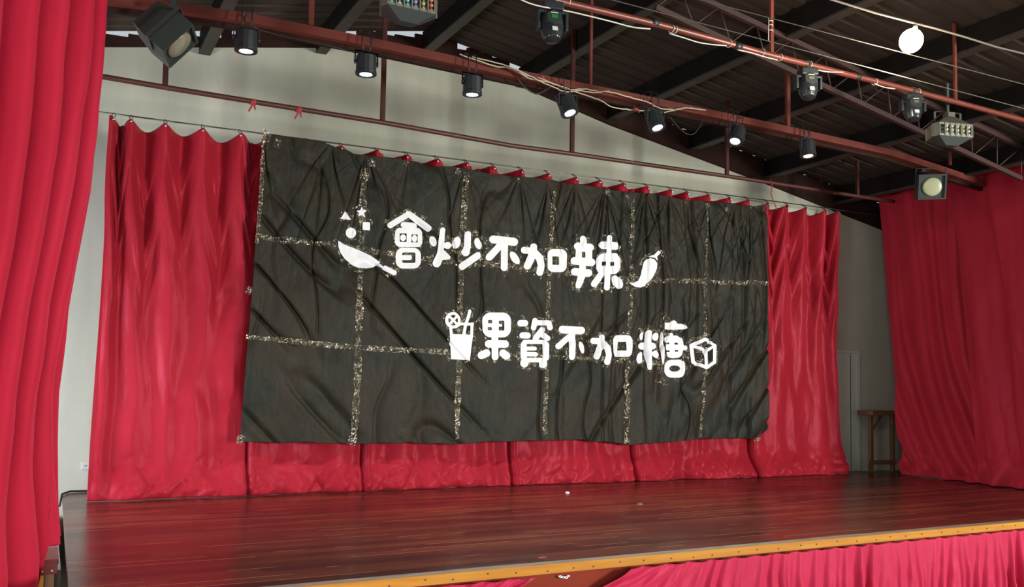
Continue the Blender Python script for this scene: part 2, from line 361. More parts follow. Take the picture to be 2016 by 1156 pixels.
# ------------------------------------------------------------------ stage
SFL, SFR = atz(606, 1155, SH), atz(2016, 1027, SH)
sd = (SFR-SFL); sd.z = 0; sd.normalize()
def frontp(x): return Vector((x, SFL.y+(x-SFL.x)*sd.y/sd.x, SH))
sfl, sfr = frontp(.19), frontp(XR-.02)
V = []; bl = Vector((.24, wally(.24)-.01, SH)); br = Vector((XR-.02, wally(XR)-.01, SH))
for z in (SH-.06, SH): V += [(sfl.x, sfl.y+.1, z), (sfr.x, sfr.y+.1, z), (br.x, br.y, z), (bl.x, bl.y, z)]
st = empty('stage', (6, 8, 0), 'raised wooden stage of dark red varnished boards below the black banner', 'stage')
mesh_obj('deck', V, [(0,3,2,1),(4,5,6,7),(0,1,5,4),(1,2,6,5),(2,3,7,6),(3,0,4,7)], M['boards'], st)
bpy.context.view_layer.update()
nrm = Vector((sd.y, -sd.x, 0))     # towards the hall
inv = Matrix.Translation((-6, -8, 0))
def stpart(mb, name, m_, parent=st):
    mb.V = [inv@v for v in mb.V]; return mb.build(name, m_, parent)
a, b_ = sfl-nrm*.1, sfr-nrm*.1
t = MB(); V = []
for z in (SH-.04, SH+.002): V += [(sfl.x, sfl.y, z), (sfr.x, sfr.y, z), (b_.x, b_.y+.002, z), (a.x, a.y+.002, z)]
t.add(V, [(0,3,2,1),(4,5,6,7),(0,1,5,4),(1,2,6,5),(2,3,7,6),(3,0,4,7)]); o = stpart(t, 'front_board', M['edge_grey']); o['label'] = 'grey worn front board'
t = MB(); p0, p1 = sfl+nrm*.012, sfr+nrm*.012
V = []
for z in (SH-.062, SH+.004): V += [(p0.x, p0.y-.012, z), (p1.x, p1.y-.012, z), (sfr.x, sfr.y-.001, z), (sfl.x, sfl.y-.001, z)]
t.add(V, [(0,3,2,1),(4,5,6,7),(0,1,5,4),(1,2,6,5),(2,3,7,6),(3,0,4,7)]); trim = stpart(t, 'edge_trim', M['orange_wood']); trim['label'] = 'orange varnished wooden edge strip with nails'
t = MB()
for k in range(60):
    x = 1.0+k*.235+random.uniform(-.04, .04)
    if x > 12.8: break
    p = frontp(x)+nrm*.026; zz = SH-.03+random.uniform(-.012, .012); ux = sd
    V = [p+ux*(.006*math.cos(i*math.pi/3))+Vector((0, 0, zz-SH+.006*math.sin(i*math.pi/3))) for i in range(6)]
    V += [v+nrm*.003 for v in V]
    t.add(V, [tuple(range(6, 12))]+[(i, (i+1)%6, 6+(i+1)%6, 6+i) for i in range(6)])
o = stpart(t, 'nails', M['nailhole'], trim); o['kind'] = 'stuff'
t = MB(); V = []
q0, q1 = sfl-nrm*.05, sfr-nrm*.05
for z in (0, SH-.06): V += [(q0.x, q0.y, z), (q1.x, q1.y, z), (q1.x, q1.y+.03, z), (q0.x, q0.y+.03, z)]
t.add(V, [(0,3,2,1),(4,5,6,7),(0,1,5,4),(1,2,6,5),(2,3,7,6),(3,0,4,7)]); o = stpart(t, 'front_panel', M['redboard']); o['label'] = 'red brown painted front panel'
t = MB(); t.box((.34, sfl.y+.1, 0), (.38, wally(.3)-.02, SH-.06)); stpart(t, 'side_panel', M['brown_wood'])

# skirt curtains along the stage front
def skirt(x0, x1, label, cut=None, seed=0):
    n1, n2 = int((x1-x0)*110), 40
    s = np.linspace(x0, x1, n1)[:, None]; v = np.linspace(0, 1, n2)[None, :]
    ph = s*2*math.pi/.17+1.8*vn(s*2.1, v*.6, seed)+1.2*vn(s*5, v*1.5, seed+3)
    amp = (.014+.055*v)*(.55+.45*vn(s*3, v*0+1, seed+1))
    d = amp*(np.sin(ph)+.35*np.sin(2.3*ph+1))+.012*vn(s*16, v*5, seed+7)*v+.02
    ztop = SH-.066-.012*np.abs(np.sin(s*math.pi/.235))
    zz = ztop*(1-v)+.02*v
    if cut is not None:      # the cloth swings aside below its last pin
        side, w_ = cut
        edge = (x0 if side < 0 else x1); dist = (s-x0) if side < 0 else (x1-s)
        sh = np.exp(-dist/.55)*np.clip(v*3.2, 0, 1)*w_
        s2 = s-side*sh if False else s+(-side)*(-1)*0
        s = s+(sh if side < 0 else -sh)
        d = d+.02*np.exp(-dist/.3)*np.sin(v*22+dist*30)
    else: s = s+0*v
    fy = SFL.y+(s-SFL.x)*sd.y/sd.x
    P = np.stack([s+nrm.x*(d+.03), fy+nrm.y*(d+.03), zz+0*s], -1)
    o = grid_obj('stage_skirt', P, M['skirt']); tag(o, label, 'curtain', 'red skirts along the stage front')
    sm = o.modifiers.new('thick', 'SOLIDIFY'); sm.thickness = .003
pL = atz(1062, 1137, SH-.06); pR = atz(1250, 1118, SH-.06)
skirt(.5, pL.x, 'short red pleated skirt pinned left of the bare red brown panel', (1, -.0+.5), 1)
skirt(pR.x, 12.9, 'long red pleated skirt hanging right of the bare red brown panel', (-1, -.45), 2)

# ------------------------------------------------------------------ left side: floor, step bench
tag(MB().box((XL, 8.35, 0), (.19, wally(.1)-.05, .50)).build('floor_side', M['concrete']), kind='structure')
e = empty('step_bench', (-.15, 7.9, 0), 'dark red wooden step bench between the near left curtain and the stage corner', 'bench')
MB().box((-.45, -.28, .68), (.305, .28, .72)).build('top', M['maroon_wood'], e, .004)
t = MB().box((-.44, -.30, .615), (.30, -.282, .71)).build('front_rail', M['maroon_wood'], e, .003)
for x in (.20, .265): MB().lathe([(.008, 0), (.006, .004)], 8, Matrix.Translation((x, -.301, .64))@Matrix.Rotation(math.pi/2, 4, 'X')).build('nail', M['nail'], t)
for x in (-.4, .25):
    for y in (-.24, .24): MB().box((x-.03, y-.03, 0), (x+.03, y+.03, .68)).build('leg', M['brown_wood'], e)
o = MB().box((-.36, -.25, .10), (.21, -.23, .60)).build('front_panel', M['orange_wood'], e); o['label'] = 'orange wooden front panel'
# cable along the foot of the wall
t = MB(); pts = [atz(118, 979, SH+.01)+Vector((0, 0, -.1)), atz(122, 973, SH+.02), Vector((.32, wally(.32)-.05, SH+.02)), Vector((.6, wally(.6)-.04, SH+.02)), Vector((1.2, wally(1.2)-.04, SH+.02))]
tag(t.tube(pts, .011, 8).build('floor_cable', M['cable_black']), 'dark cable along the foot of the white wall left of the backdrop', 'cable')
# wall outlet
p = onv(174, 917, WA, WB, -.0); ang = math.atan2(wdir.y, wdir.x); q = Quaternion((0, 0, 1), ang)
e = empty('wall_outlet', p, 'white electrical outlet low on the wall left of the backdrop', 'outlet', rot=q)
MB().box((-.075, -.015, -.045), (.075, 0, .045)).build('plate', M['outlet'], e, .004)
for cx in (-.028, .028):
    for dx in (-.009, .009): MB().box((cx+dx-.002, -.018, -.008), (cx+dx+.002, -.0145, .01)).build('slot', M['slot'], e)
# door in the back wall, right
dx0 = onv(1640, 930, WA, WB).x; dx1 = onv(1691, 930, WA, WB).x; dzt = onv(1685, 691, WA, WB).z
d_ = MB(); d_.box((dx0-.4, 0, SH), (dx1, .02, dzt)); Mr = Matrix.Translation((0, 0, 0))
def walled(mb, off): mb.V = [Vector((v.x, wally(v.x)-off-v.y, v.z)) for v in mb.V]; return mb
dr = walled(MB().box((dx0-.45, 0, SH+.005), (dx1-.06, .02, dzt-.05)), .003).build('door_1', M['door']); tag(dr, kind='structure')
t = MB().box((dx1-.06, 0, SH+.005), (dx1, .035, dzt)).box((dx0-.45, 0, dzt-.045), (dx1-.06, .035, dzt)); walled(t, .002).build('door_frame', M['door'], dr)
walled(MB().box((dx1-.20, 0, SH+.01), (dx1-.19, .026, dzt-.06)), .002).build('seam', M['slot'], dr)

# ------------------------------------------------------------------ backdrop curtain
def cpos(px, py, off=0): return onv(px, py, CA, CB, off)
hooks_px = [220, 258, 325, 398, 471, 530, 600, 668, 737, 796, 855, 913, 966, 1020, 1073, 1127, 1173, 1220, 1267, 1313, 1345, 1387, 1428, 1465, 1503, 1542, 1578, 1616, 1641]
def wire_y(px): return 213+(px-180)*(415-213)/(1639-180)-8*0
def s_of(px, py): p = cpos(px, py); return (p-CA).dot(cdir)
hs = np.array([s_of(x, wire_y(x)+10) for x in hooks_px]); L = (CB-CA).length
WZ = 5.085
bd = empty('backdrop_curtain', (CA+CB)/2+Vector((0, 0, 0)), 'wide red satin backdrop curtain hooked on a wire behind the black banner', 'curtain')
NS, NV = 1300, 190
s = np.linspace(hs[0]-.03, hs[-1]+.03, NS)[:, None]; v = (np.linspace(0, 1, NV)**1.0)[None, :]
Hc = WZ-.05-SH
k = np.clip(np.searchsorted(hs, s[:, 0])-1, 0, len(hs)-2); g = (hs[k+1]-hs[k]); u = np.clip((s[:, 0]-hs[k])/g, 0, 1)[:, None]; g = g[:, None]
rk = _rng.rand(len(hs)); phase = k[:, None]+u
sag = (.03+.065*np.clip(g/.45, 0, 1.3)*(.5+.8*rk[k][:, None]))*4*u*(1-u)
sag = sag*np.where((s > 1.7) & (s < 9.2), .5, 1)
z = -sag*np.exp(-v*6)
h_ = v*Hc
warp = .35*vn(s*1.1, h_*.45, 1)*sst(0, .5, v)+.25*vn(s*2.7, h_*.8, 2)*sst(.1, .8, v)
fold = np.cos(2*math.pi*(phase+warp))
dep = .095*fold*np.exp(-h_/1.7)+.028*fold*(.4+.6*vn(s*.9, h_*.3, 4))
# cowl folds below the sags
uu = 2*np.abs(u-.5+.12*vn(s*1.5, h_*.8, 3)); r1 = rk[k][:, None]; r2_ = rk[(k*7+3) % len(rk)][:, None]
cphase = (h_+uu*(.75+.4*r2_))/(.62+.35*r1)+r2_*3
cow = np.tanh(2.2*np.sin(cphase*2*math.pi))*np.exp(-((h_-(.45+.9*r1))/(.55+.4*r2_))**2)*np.clip(1-uu, 0, 1)**.8
dep = dep+(.018+.045*r2_)*cow
dep = dep-.05*np.exp(-((u-.5-.25*(r1-.5))/.10)**2)*np.exp(-((h_-.9-.8*r2_)/.7)**2)*r1
# long soft folds and crumples
dep = dep+.035*fbm(s*2.2+.8*vn(s, h_, 8), h_*.35, 11, 2)*sst(.15, .6, v)+.006*fbm(s*7, h_*2.0, 15, 3)
hem = sst(.86, 1, v); dep = dep+hem*(.07*vn(s*2.3, h_*2.5, 20)+.05*np.abs(vn(s*7+h_*5, h_*6, 22))+.025*np.abs(vn(s*8-h_*5, h_*5, 25)))+.10*sst(.9, 1, v)
dep = dep-.008*np.exp(-((1-v)/.012))
for px in (487, 712, 1005, 1247, 1478):
    s0 = s_of(px, 935); dep = dep-.075*np.exp(-((s-s0+.02*np.sin(h_*2))/.018)**2)*sst(.3, .6, v)+.03*np.exp(-((s-s0-.05)/.03)**2)
flare = sst(.55, 1, v)*.16*sst(L-.6, L, s)-sst(.3, 1, v)*.04*np.exp(-s/.3)
S = s+flare+.012*vn(s*2, h_*1.3, 30)
hemz = .005+.002*np.abs(vn(s*2.5, v*0, 33))
Z = WZ-.05+z-v*(Hc-hemz)
base = np.array([CA.x, CA.y]); cd = np.array([cdir.x, cdir.y]); cn2 = np.array([cn.x, cn.y])
P = np.stack([base[0]+cd[0]*S+cn2[0]*dep-bd.location.x, base[1]+cd[1]*S+cn2[1]*dep-bd.location.y, Z-bd.location.z+0*S], -1)
fab = grid_obj('fabric', P, M['satin'], bd)
o = fab.modifiers.new('thick', 'SOLIDIFY'); o.thickness = .003
for i, h0 in enumerate(hs):
    p = CA+cdir*h0+cn*.128-bd.location; t = MB(); pts = []
    if i == 0: p = p+cdir*.02
    for kk in range(15):
        a = math.pi*(-.35+1.7*kk/14); pts.append(Vector((p.x, p.y, WZ-SH-.035))+cdir*(.017*math.cos(a))+Vector((0, 0, .045*math.sin(a)))-cn*.125*(.5+.5*math.sin(a)))
    t.tube(pts, .0048, 6).build('hook', M['steel_wire'], bd)
    M2 = Matrix.Translation(Vector((p.x, p.y, WZ-SH-.095))+cn*.012)@cn.to_track_quat('Z', 'Y').to_matrix().to_4x4()
    MB().lathe([(.012, 0), (.012, .003), (.005, .004)], 10, M2).build('eyelet', M['silver'], bd)
t = MB(); a = CA-cdir*.9+Vector((0, 0, WZ-SH+.0)); b_ = CB+cdir*1.5+Vector((0, 0, WZ-SH+.0))
tag(t.tube([a, b_], .009, 6).build('curtain_wire', M['steel_wire']), 'thin steel wire the backdrop curtain hangs from, across the white wall', 'wire')

# ------------------------------------------------------------------ black banner
BOFF = -.21                                         # towards the hall from the curtain line
def bp(px, py, off=0.0): return onv(px, py, CA, CB, BOFF-off)
def sz(px, py): p = bp(px, py); return ((p-CA).dot(cdir), p.z)
topP = [(520,262),(545,266),(640,281),(700,303),(728,306),(796,315),(850,328),(913,330),(960,342),(1020,348),(1073,353),(1127,362),(1180,368),(1220,377),(1267,380),(1313,386),(1345,392),(1387,396),(1430,400),(1468,404),(1512,405)]
botP = [(473,870),(520,872),(600,872),(700,874),(800,872),(880,875),(960,870),(1080,868),(1140,866),(1200,871),(1240,876),(1300,873),(1380,865),(1440,864),(1498,864),(1517,845)]
tS = np.array([sz(*p) for p in topP]); bS = np.array([sz(*p) for p in botP])
def edge_interp(A_, u):
    f_ = (A_[:, 0]-A_[0, 0])/(A_[-1, 0]-A_[0, 0]); return A_[0, 0]+u*(A_[-1, 0]-A_[0, 0]), np.interp(u, f_, A_[:, 1])
anch = np.array([sz(*p) for p in [(522,262),(650,285),(728,308),(800,318),(915,335),(1020,350),(1073,360),(1127,366),(1190,375),(1225,380),(1267,384),(1313,390),(1355,395),(1400,400),(1440,402),(1480,406),(1510,406)]])
anch_w = [1.4, 1.5, 1.1, .5, 1.2, 1.0, 1.3, 1.0, 1.2, 1.1, 1.2, 1.1, 1.2, 1.2, 1.0, 1.2, 1.0]
def crease(n_, w_): return -np.exp(-(n_/w_)**2)
def ban_dep(S_, Z_):
    """forward displacement of the banner sheet at (s, z)"""
    d = .022*fbm(S_*1.5, Z_*.9, 40, 2)+.0040*fbm(S_*7, Z_*5, 44, 3)
    right = sst(5.0, 7.6, S_)
    for i, ((a0, z0), w_) in enumerate(zip(anch, anch_w)):
        dx = S_-a0; dz = np.maximum(z0-Z_, 0)+.05; r = np.hypot(dx, dz); th = np.arctan2(dx+.06*vn(S_*.9, Z_*1.4, 50+i), dz)
        fall = np.exp(-r/(.55+.6*right))*np.minimum(r/.25, 1)*np.exp(-(th/(.42+.1*(i % 3)))**2)
        d = d+w_*.055*fall*(crease(vn(th*5.5+i*3.1, r*.35, 60+i), .17)+.5*vn(th*4, r*.3, 90+i))
    wv = S_+.10*vn(S_*1.1, Z_*.6, 70)
    d = d+right*(.046*crease(vn(wv*4.6, Z_*.22, 71), .22)+.014*vn(wv*3.2, Z_*.2, 78))
    left = 1-sst(3.6, 5.0, S_)
    a1 = S_*.72+Z_*.69; b1 = Z_*.72-S_*.69
    d = d+left*.050*crease(vn(a1*2.6, b1*.55, 72), .13)*sst(4.7, 3.9, Z_)
    a2 = S_*.80-Z_*.60; b2 = Z_*.80+S_*.60
    lowr = sst(4.2, 6.0, S_)*sst(3.5, 2.6, Z_)
    d = d+lowr*(.052*crease(vn(a2*3.0, b2*.45, 74), .17)+.014*vn(a2*3.4, b2*.4, 79))
    d = d+.026*crease(vn(S_*2.4+.3*vn(Z_*1.5, S_, 76), Z_*.5, 77), .10)
    return d
def ban_world(S_, Z_, off=0.0):
    d = -BOFF+ban_dep(S_, Z_)+off
    return np.stack([base[0]+cd[0]*S_+cn2[0]*d, base[1]+cd[1]*S_+cn2[1]*d, Z_+0*S_], -1)
bn_loc = bp(1000, 868)
bn = empty('banner', bn_loc, 'large black bin liner banner with white characters hung on the red backdrop', 'banner')
bl3 = np.array(bn_loc)
u_ = np.linspace(0, 1, 1250)[:, None]; v_ = np.linspace(0, 1, 560)[None, :]
s0, z0 = edge_interp(tS, u_); s1, z1 = edge_interp(bS, u_)
SS = s0*(1-v_)+s1*v_; ZZ = z0*(1-v_)+z1*v_
ZZ = ZZ+.010*vn(SS*8, v_*0, 80)*(np.abs(v_-.5)*2)**8
sheet = grid_obj('sheet', ban_world(SS, ZZ)-bl3, M['liner'], bn); sheet['label'] = 'wrinkled black bin liner sheet'
o = sheet.modifiers.new('thick', 'SOLIDIFY'); o.thickness = .002; o.offset = -1
def tape(pts, w_, seed, name='tape_strip', off=.006):
    pl = np.array([sz(*p) for p in pts]); seg = np.r_[0, np.cumsum(np.hypot(*np.diff(pl, axis=0).T))]; n1 = max(8, int(seg[-1]/.012))
    tt = np.linspace(0, seg[-1], n1); cs = np.interp(tt, seg, pl[:, 0]); cz = np.interp(tt, seg, pl[:, 1])
    dx = np.gradient(cs); dz = np.gradient(cz); ln = np.hypot(dx, dz); nx, nz = -dz/ln, dx/ln
    q_ = np.linspace(-.5, .5, 8)[None, :]
    wdt = w_*(1+.25*vn(tt*6, tt*0, seed))[:, None]
    S_ = cs[:, None]+nx[:, None]*q_*wdt; Z_ = cz[:, None]+nz[:, None]*q_*wdt
    d = off+.012*np.abs(_rng.rand(n1, 8)**2)+.006*vn(tt[:, None]*30, q_*6, seed)
    P = ban_world(S_, Z_, d)-bl3
    return grid_obj(name, P, M['tape'], bn, smooth=False)
tape([(716,330),(712,460),(708,600),(703,740),(697,870)], .085, 1)
tape([(917,340),(911,470),(905,600),(902,740),(899,866)], .075, 2)
tape([(1092,372),(1084,480),(1078,600),(1076,740),(1074,858)], .065, 3)
tape([(1246,390),(1243,500),(1240,600),(1238,740),(1234,874)], .065, 4)
tape([(1394,405),(1391,500),(1388,620),(1387,740),(1385,862)], .06, 5)
tape([(520,262),(513,400),(505,480)], .05, 15)
tape([(505,462),(530,470),(640,480),(760,498),(880,515),(1000,524),(1120,538),(1240,550),(1380,554),(1514,558)], .07, 6)
tape([(484,663),(560,670),(647,680),(760,688),(880,693),(1013,700),(1138,705),(1240,712),(1330,716)], .065, 7)
for i, (x, y, w_) in enumerate([(524,268,.14),(545,282,.10),(732,320,.12),(722,345,.1),(797,322,.08),(900,338,.07),(918,352,.09),(1020,356,.06),(1195,378,.09),(1232,388,.07),(1352,396,.07),(1392,402,.06),(1432,412,.06),(1478,408,.05),(474,865,.12),(490,572,.08),(694,868,.12),(1497,866,.08),(1236,866,.07),(1388,735,.10)]):
    tape([(x-w_*60, y-2), (x+w_*60, y+3)], w_, 20+i, 'tape_patch', .012)

# --- cut-out glyphs: signed distances in photo pixels, contoured into flat paper shapes
class G:
    def __init__(s, ox, oy, sc): s.o = (ox, oy, sc); s.ops = []
    def p(s, x, y): ox, oy, sc = s.o; return (ox+x/sc, oy+y/sc)
    def cap(s, pts, r, sub=False):
        sc = s.o[2]; P_ = [s.p(*q) for q in pts]; rs = r if isinstance(r, (list, tuple)) else [r]*len(pts)
        s.ops.append(('cap', P_, [x/sc for x in rs], sub)); return s
    def ell(s, x, y, rx, ry, ang=0, sub=False): sc = s.o[2]; s.ops.append(('ell', s.p(x, y), rx/sc, ry/sc, math.radians(ang), sub)); return s
    def rr(s, x0, y0, x1, y1, r, sub=False):
        sc = s.o[2]; a = s.p(x0, y0); b = s.p(x1, y1); s.ops.append(('rr', a, b, r/sc, sub)); return s
    def poly(s, pts, sub=False, r=0): s.ops.append(('poly', [s.p(*q) for q in pts], r/s.o[2], sub)); return s
    def use(s, ox, oy, sc): s.o = (ox, oy, sc); return s
    def sdf(s, X, Y):
        D = np.full(X.shape, 1e3)
        for op in s.ops:
            k = op[0]
            if k == 'cap':
                d = np.full(X.shape, 1e3); P_, rs = op[1], op[2]
                if len(P_) == 1: d = np.hypot(X-P_[0][0], Y-P_[0][1])-rs[0]
                for (a, b, ra, rb) in zip(P_[:-1], P_[1:], rs[:-1], rs[1:]):
                    vx, vy = b[0]-a[0], b[1]-a[1]; t = np.clip(((X-a[0])*vx+(Y-a[1])*vy)/(vx*vx+vy*vy), 0, 1)
                    d = np.minimum(d, np.hypot(X-a[0]-t*vx, Y-a[1]-t*vy)-(ra+(rb-ra)*t))
            elif k == 'ell':
                (cx, cy), rx, ry, an = op[1], op[2], op[3], op[4]; c, s_ = math.cos(an), math.sin(an)
                x = (X-cx)*c+(Y-cy)*s_; y = -(X-cx)*s_+(Y-cy)*c; q = np.hypot(x/rx, y/ry); d = (q-1)*min(rx, ry)
            elif k == 'rr':
                a, b, r = op[1], op[2], op[3]; hx, hy = (b[0]-a[0])/2, (b[1]-a[1])/2; r = min(r, hx, hy)
                x = np.abs(X-(a[0]+b[0])/2)-hx+r; y = np.abs(Y-(a[1]+b[1])/2)-hy+r
                d = np.hypot(np.maximum(x, 0), np.maximum(y, 0))+np.minimum(np.maximum(x, y), 0)-r
            else:
                P_ = op[1]; d = np.full(X.shape, 1e9); ins = np.zeros(X.shape, bool)
                for (a, b) in zip(P_, P_[1:]+P_[:1]):
                    vx, vy = b[0]-a[0], b[1]-a[1]; t = np.clip(((X-a[0])*vx+(Y-a[1])*vy)/(vx*vx+vy*vy+1e-9), 0, 1)
                    d = np.minimum(d, np.hypot(X-a[0]-t*vx, Y-a[1]-t*vy))
                    if a[1] != b[1]:
                        cond = ((a[1] > Y) != (b[1] > Y)) & (X < (b[0]-a[0])*(Y-a[1])/(b[1]-a[1])+a[0]); ins ^= cond
                d = np.where(ins, -d, d)-op[2]
            D = np.maximum(D, -d) if op[-1] is True else np.minimum(D, d)
        return D
    def bounds(s):
        xs = []; ys = []
        for op in s.ops:
            if op[-1] is True: continue
            if op[0] == 'cap':
                for (x, y), r in zip(op[1], op[2]): xs += [x-r, x+r]; ys += [y-r, y+r]
            elif op[0] == 'ell': x, y = op[1]; r = max(op[2], op[3]); xs += [x-r, x+r]; ys += [y-r, y+r]
            elif op[0] == 'rr': xs += [op[1][0], op[2][0]]; ys += [op[1][1], op[2][1]]
            else:
                for x, y in op[1]: xs.append(x-op[2]); xs.append(x+op[2]); ys.append(y-op[2]); ys.append(y+op[2])
        return min(xs), max(xs), min(ys), max(ys)
CASES = {1:[0,'a','d'],2:['a',1,'b'],3:[0,1,'b','d'],4:['b',2,'c'],6:['a',1,2,'c'],7:[0,1,2,'c','d'],8:['d','c',3],9:[0,'a','c',3],11:[0,1,'b','c',3],12:['d','b',2,3],13:[0,'a','b',2,3],14:['a',1,2,3,'d'],15:[0,1,2,3]}
def contour(D, X, Y):
    V = []; idx = {}; Fc = []
    def vert(key, x, y):
        if key not in idx: idx[key] = len(V); V.append((x, y))
        return idx[key]
    n1, m1 = D.shape
    ins = D < 0
    for i in range(n1-1):
        rowi = ins[i:i+2].any(axis=0)
        for j in range(m1-1):
            if not (rowi[j] or rowi[j+1]): continue
            c = [(i, j), (i, j+1), (i+1, j+1), (i+1, j)]; code = sum(1 << k for k in range(4) if ins[c[k]])
            if code == 0: continue
            seqs = [CASES[code]] if code in CASES else ([[0,'a','d'],['b',2,'c']] if code == 5 else [['a',1,'b'],['d','c',3]])
            for sq in seqs:
                f_ = []
                for e_ in sq:
                    if isinstance(e_, int): q = c[e_]; f_.append(vert(q, X[q], Y[q]))
                    else:
                        k0 = 'abcd'.index(e_); q0, q1 = sorted((c[k0], c[(k0+1)%4])); d0, d1 = D[q0], D[q1]; t = d0/(d0-d1)
                        f_.append(vert((q0, q1), X[q0]+t*(X[q1]-X[q0]), Y[q0]+t*(Y[q1]-Y[q0])))
                Fc.append(f_)
    return np.array(V), Fc
def px_to_sz(V):
    r = np.stack([(V[:, 0]-PCX)/F, (V[:, 1]-PCY)/F, np.ones(len(V))], -1)@R.T
    nn = np.array([-(CB-CA).y, (CB-CA).x, 0]); nn = nn/np.linalg.norm(nn)
    t = ((np.array(CA)-CAM)@nn+BOFF)/(r@nn); P_ = CAM+r*t[:, None]
    return (P_-np.array(CA))@np.array(cdir), P_[:, 2]
def flat_part(name, V, Fc, m_, off, crinkle=0, smooth=False):
    S_, Z_ = px_to_sz(V); o_ = off+(crinkle*_rng.rand(len(V))**2 if crinkle else 0)
    P_ = ban_world(S_, Z_, o_)-bl3
    me = bpy.data.meshes.new(name); me.from_pydata([tuple(p) for p in P_], [], Fc); me.materials.append(m_)
    if smooth: me.polygons.foreach_set('use_smooth', [True]*len(me.polygons))
    o = bpy.data.objects.new(name, me); col.objects.link(o); o.parent = bn; return o
def glyph(g, name, label, step=.9, halo=9):
    x0, x1, y0, y1 = g.bounds(); x0 -= 2; x1 += 2; y0 -= 2; y1 += 2
    Y, X = np.meshgrid(np.arange(y0, y1+step, step), np.arange(x0, x1+step, step), indexing='ij')
    V, Fc = contour(g.sdf(X, Y), X, Y)
    o = flat_part(name, V, Fc, M['paper'], .020, smooth=True); o['label'] = label
    if halo:
        st2 = 1.6; Y, X = np.meshgrid(np.arange(y0-14, y1+14, st2), np.arange(x0-14, x1+14, st2), indexing='ij')
        D = g.sdf(X, Y)-halo*.55-halo*.75*vn(X*.12, Y*.12, int(x0)%50)
        V, Fc = contour(D, X, Y); flat_part('tape_patch', V, Fc, M['tape'], .004, .012)
A_ = (640, 390, 6.3); B_ = (920, 440, 5.04); C_ = (860, 590, 7.2); D_ = (1130, 600, 6.72)
glyph(G(*A_).poly([(250,165),(190,258),(315,272)], r=2), 'triangle_cutout', 'white paper triangle above the pan')
glyph(G(*A_).poly([(447,112),(464,155),(512,158),(476,190),(490,238),(447,215),(404,232),(415,190),(382,165),(428,155)]), 'star_cutout', 'white paper star above the pan')
glyph(G(*A_).poly([(460,300),(555,305),(552,402),(460,397)]), 'square_cutout', 'white paper square above the pan')
glyph(G(*A_).ell(316,435,64,66), 'circle_cutout', 'white paper circle above the pan')
glyph(G(*A_).poly([(160,530),(230,575),(420,650),(560,715),(682,790),(675,812),(720,850),(745,835),(880,905),(890,930),(870,958),(840,955),(720,887),(705,865),(645,832),(600,858),(520,873),(420,862),(330,820),(240,750),(190,680),(165,610)]), 'frying_pan_cutout', 'white paper frying pan with long handle')
glyph(G(*A_).cap([(805,340),(1035,200),(1285,378)], 36).cap([(967,334),(1108,343)], 34).rr(865,370,1205,607,62)
      .rr(922,440,1008,545,4,True).ell(965,494,36,42).rr(1068,452,1147,552,4,True).ell(1107,503,34,45)
      .rr(875,617,1190,875,95).rr(955,675,1122,805,20,True).cap([(950,739),(1048,740)], 30), 'paper_character', 'white paper character 會')
glyph(G(*A_).ell(1345,535,48,66,-14).cap([(1458,400),(1452,560),(1432,700),(1385,808)], [34,36,46,50]).cap([(1460,585),(1530,585)], [22,43])
      .poly([(1490,655),(1558,728),(1545,755),(1440,765),(1440,680)], r=6)
      .ell(1640,550,47,74,14).cap([(1768,452),(1766,600),(1748,672)], [38,40,48]).ell(1735,668,42,36).ell(1895,567,44,72,-22).cap([(1893,715),(1700,850)], 43), 'paper_character', 'white paper character 炒')
glyph(G(*B_).cap([(250,162),(462,185)], 40).cap([(362,200),(358,440)], 35).cap([(325,212),(213,336)], 35).ell(467,343,36,72,-34), 'paper_character', 'white paper character 不 in the upper line')
glyph(G(*B_).cap([(565,265),(655,275)], 33).cap([(657,230),(648,300),(592,425)], [32,38,34]).cap([(660,290),(712,345),(728,420),(712,488)], [36,38,34,34])
      .rr(790,255,982,485,58).rr(838,328,905,412,6,True), 'paper_character', 'white paper character 加 in the upper line')
glyph(G(*B_).cap([(1153,155),(1158,230)], 34).cap([(1093,228),(1224,238)], 38).rr(1073,240,1248,375,20).rr(1140,280,1176,338,4,True).cap([(1062,372),(1240,385)], 38)
      .cap([(1145,385),(1150,480)], 36).cap([(1066,480),(1208,490)], 38).cap([(1145,500),(1103,612)], [42,34])
      .cap([(1400,142),(1398,300)], 24).cap([(1342,217),(1458,228)], 38).rr(1283,298,1514,505,70).rr(1332,378,1371,420,2,True).rr(1410,382,1446,422,2,True)
      .cap([(1388,490),(1384,638)], 27).cap([(1330,505),(1264,600)], 31).ell(1480,583,46,72,-30), 'paper_character', 'white paper character 辣')
glyph(G(*B_).poly([(1588,590),(1640,592),(1680,570),(1705,520),(1725,450),(1740,390),(1765,362),(1800,350),(1850,362),(1878,400),(1875,450),(1845,520),(1800,580),(1755,622),(1700,640),(1650,632)])
      .poly([(1785,328),(1832,318),(1885,270),(1914,290),(1872,330),(1882,374),(1850,345),(1808,340)]), 'chili_cutout', 'white paper chili pepper')
g = G(*C_).ell(220,295,112,116).ell(220,295,66,76,0,True).cap([(168,240),(272,350)], 17).cap([(272,240),(168,350)], 17)
g.poly([(300,325),(517,330),(455,858),(190,845),(165,390)]).poly([(205,405),(260,408),(330,365),(470,370),(458,500),(210,490)], True).cap([(452,165),(366,495)], 22).ell(220,295,112,116).ell(220,295,66,76,0,True).cap([(168,240),(272,350)], 17).cap([(272,240),(168,350)], 17)
glyph(g, 'drink_cutout', 'white paper glass with straw and fruit slice')
glyph(G(*C_).rr(630,185,1045,537,120).rr(712,290,772,338,3,True).rr(708,392,765,435,3,True).rr(870,300,950,440,14,True).cap([(860,360),(900,368)], 20)
      .cap([(810,520),(812,812)], 49).cap([(717,630),(963,632)], 53).cap([(618,790),(690,760)], 54).cap([(930,762),(978,797)], 54), 'paper_character', 'white paper character 果')
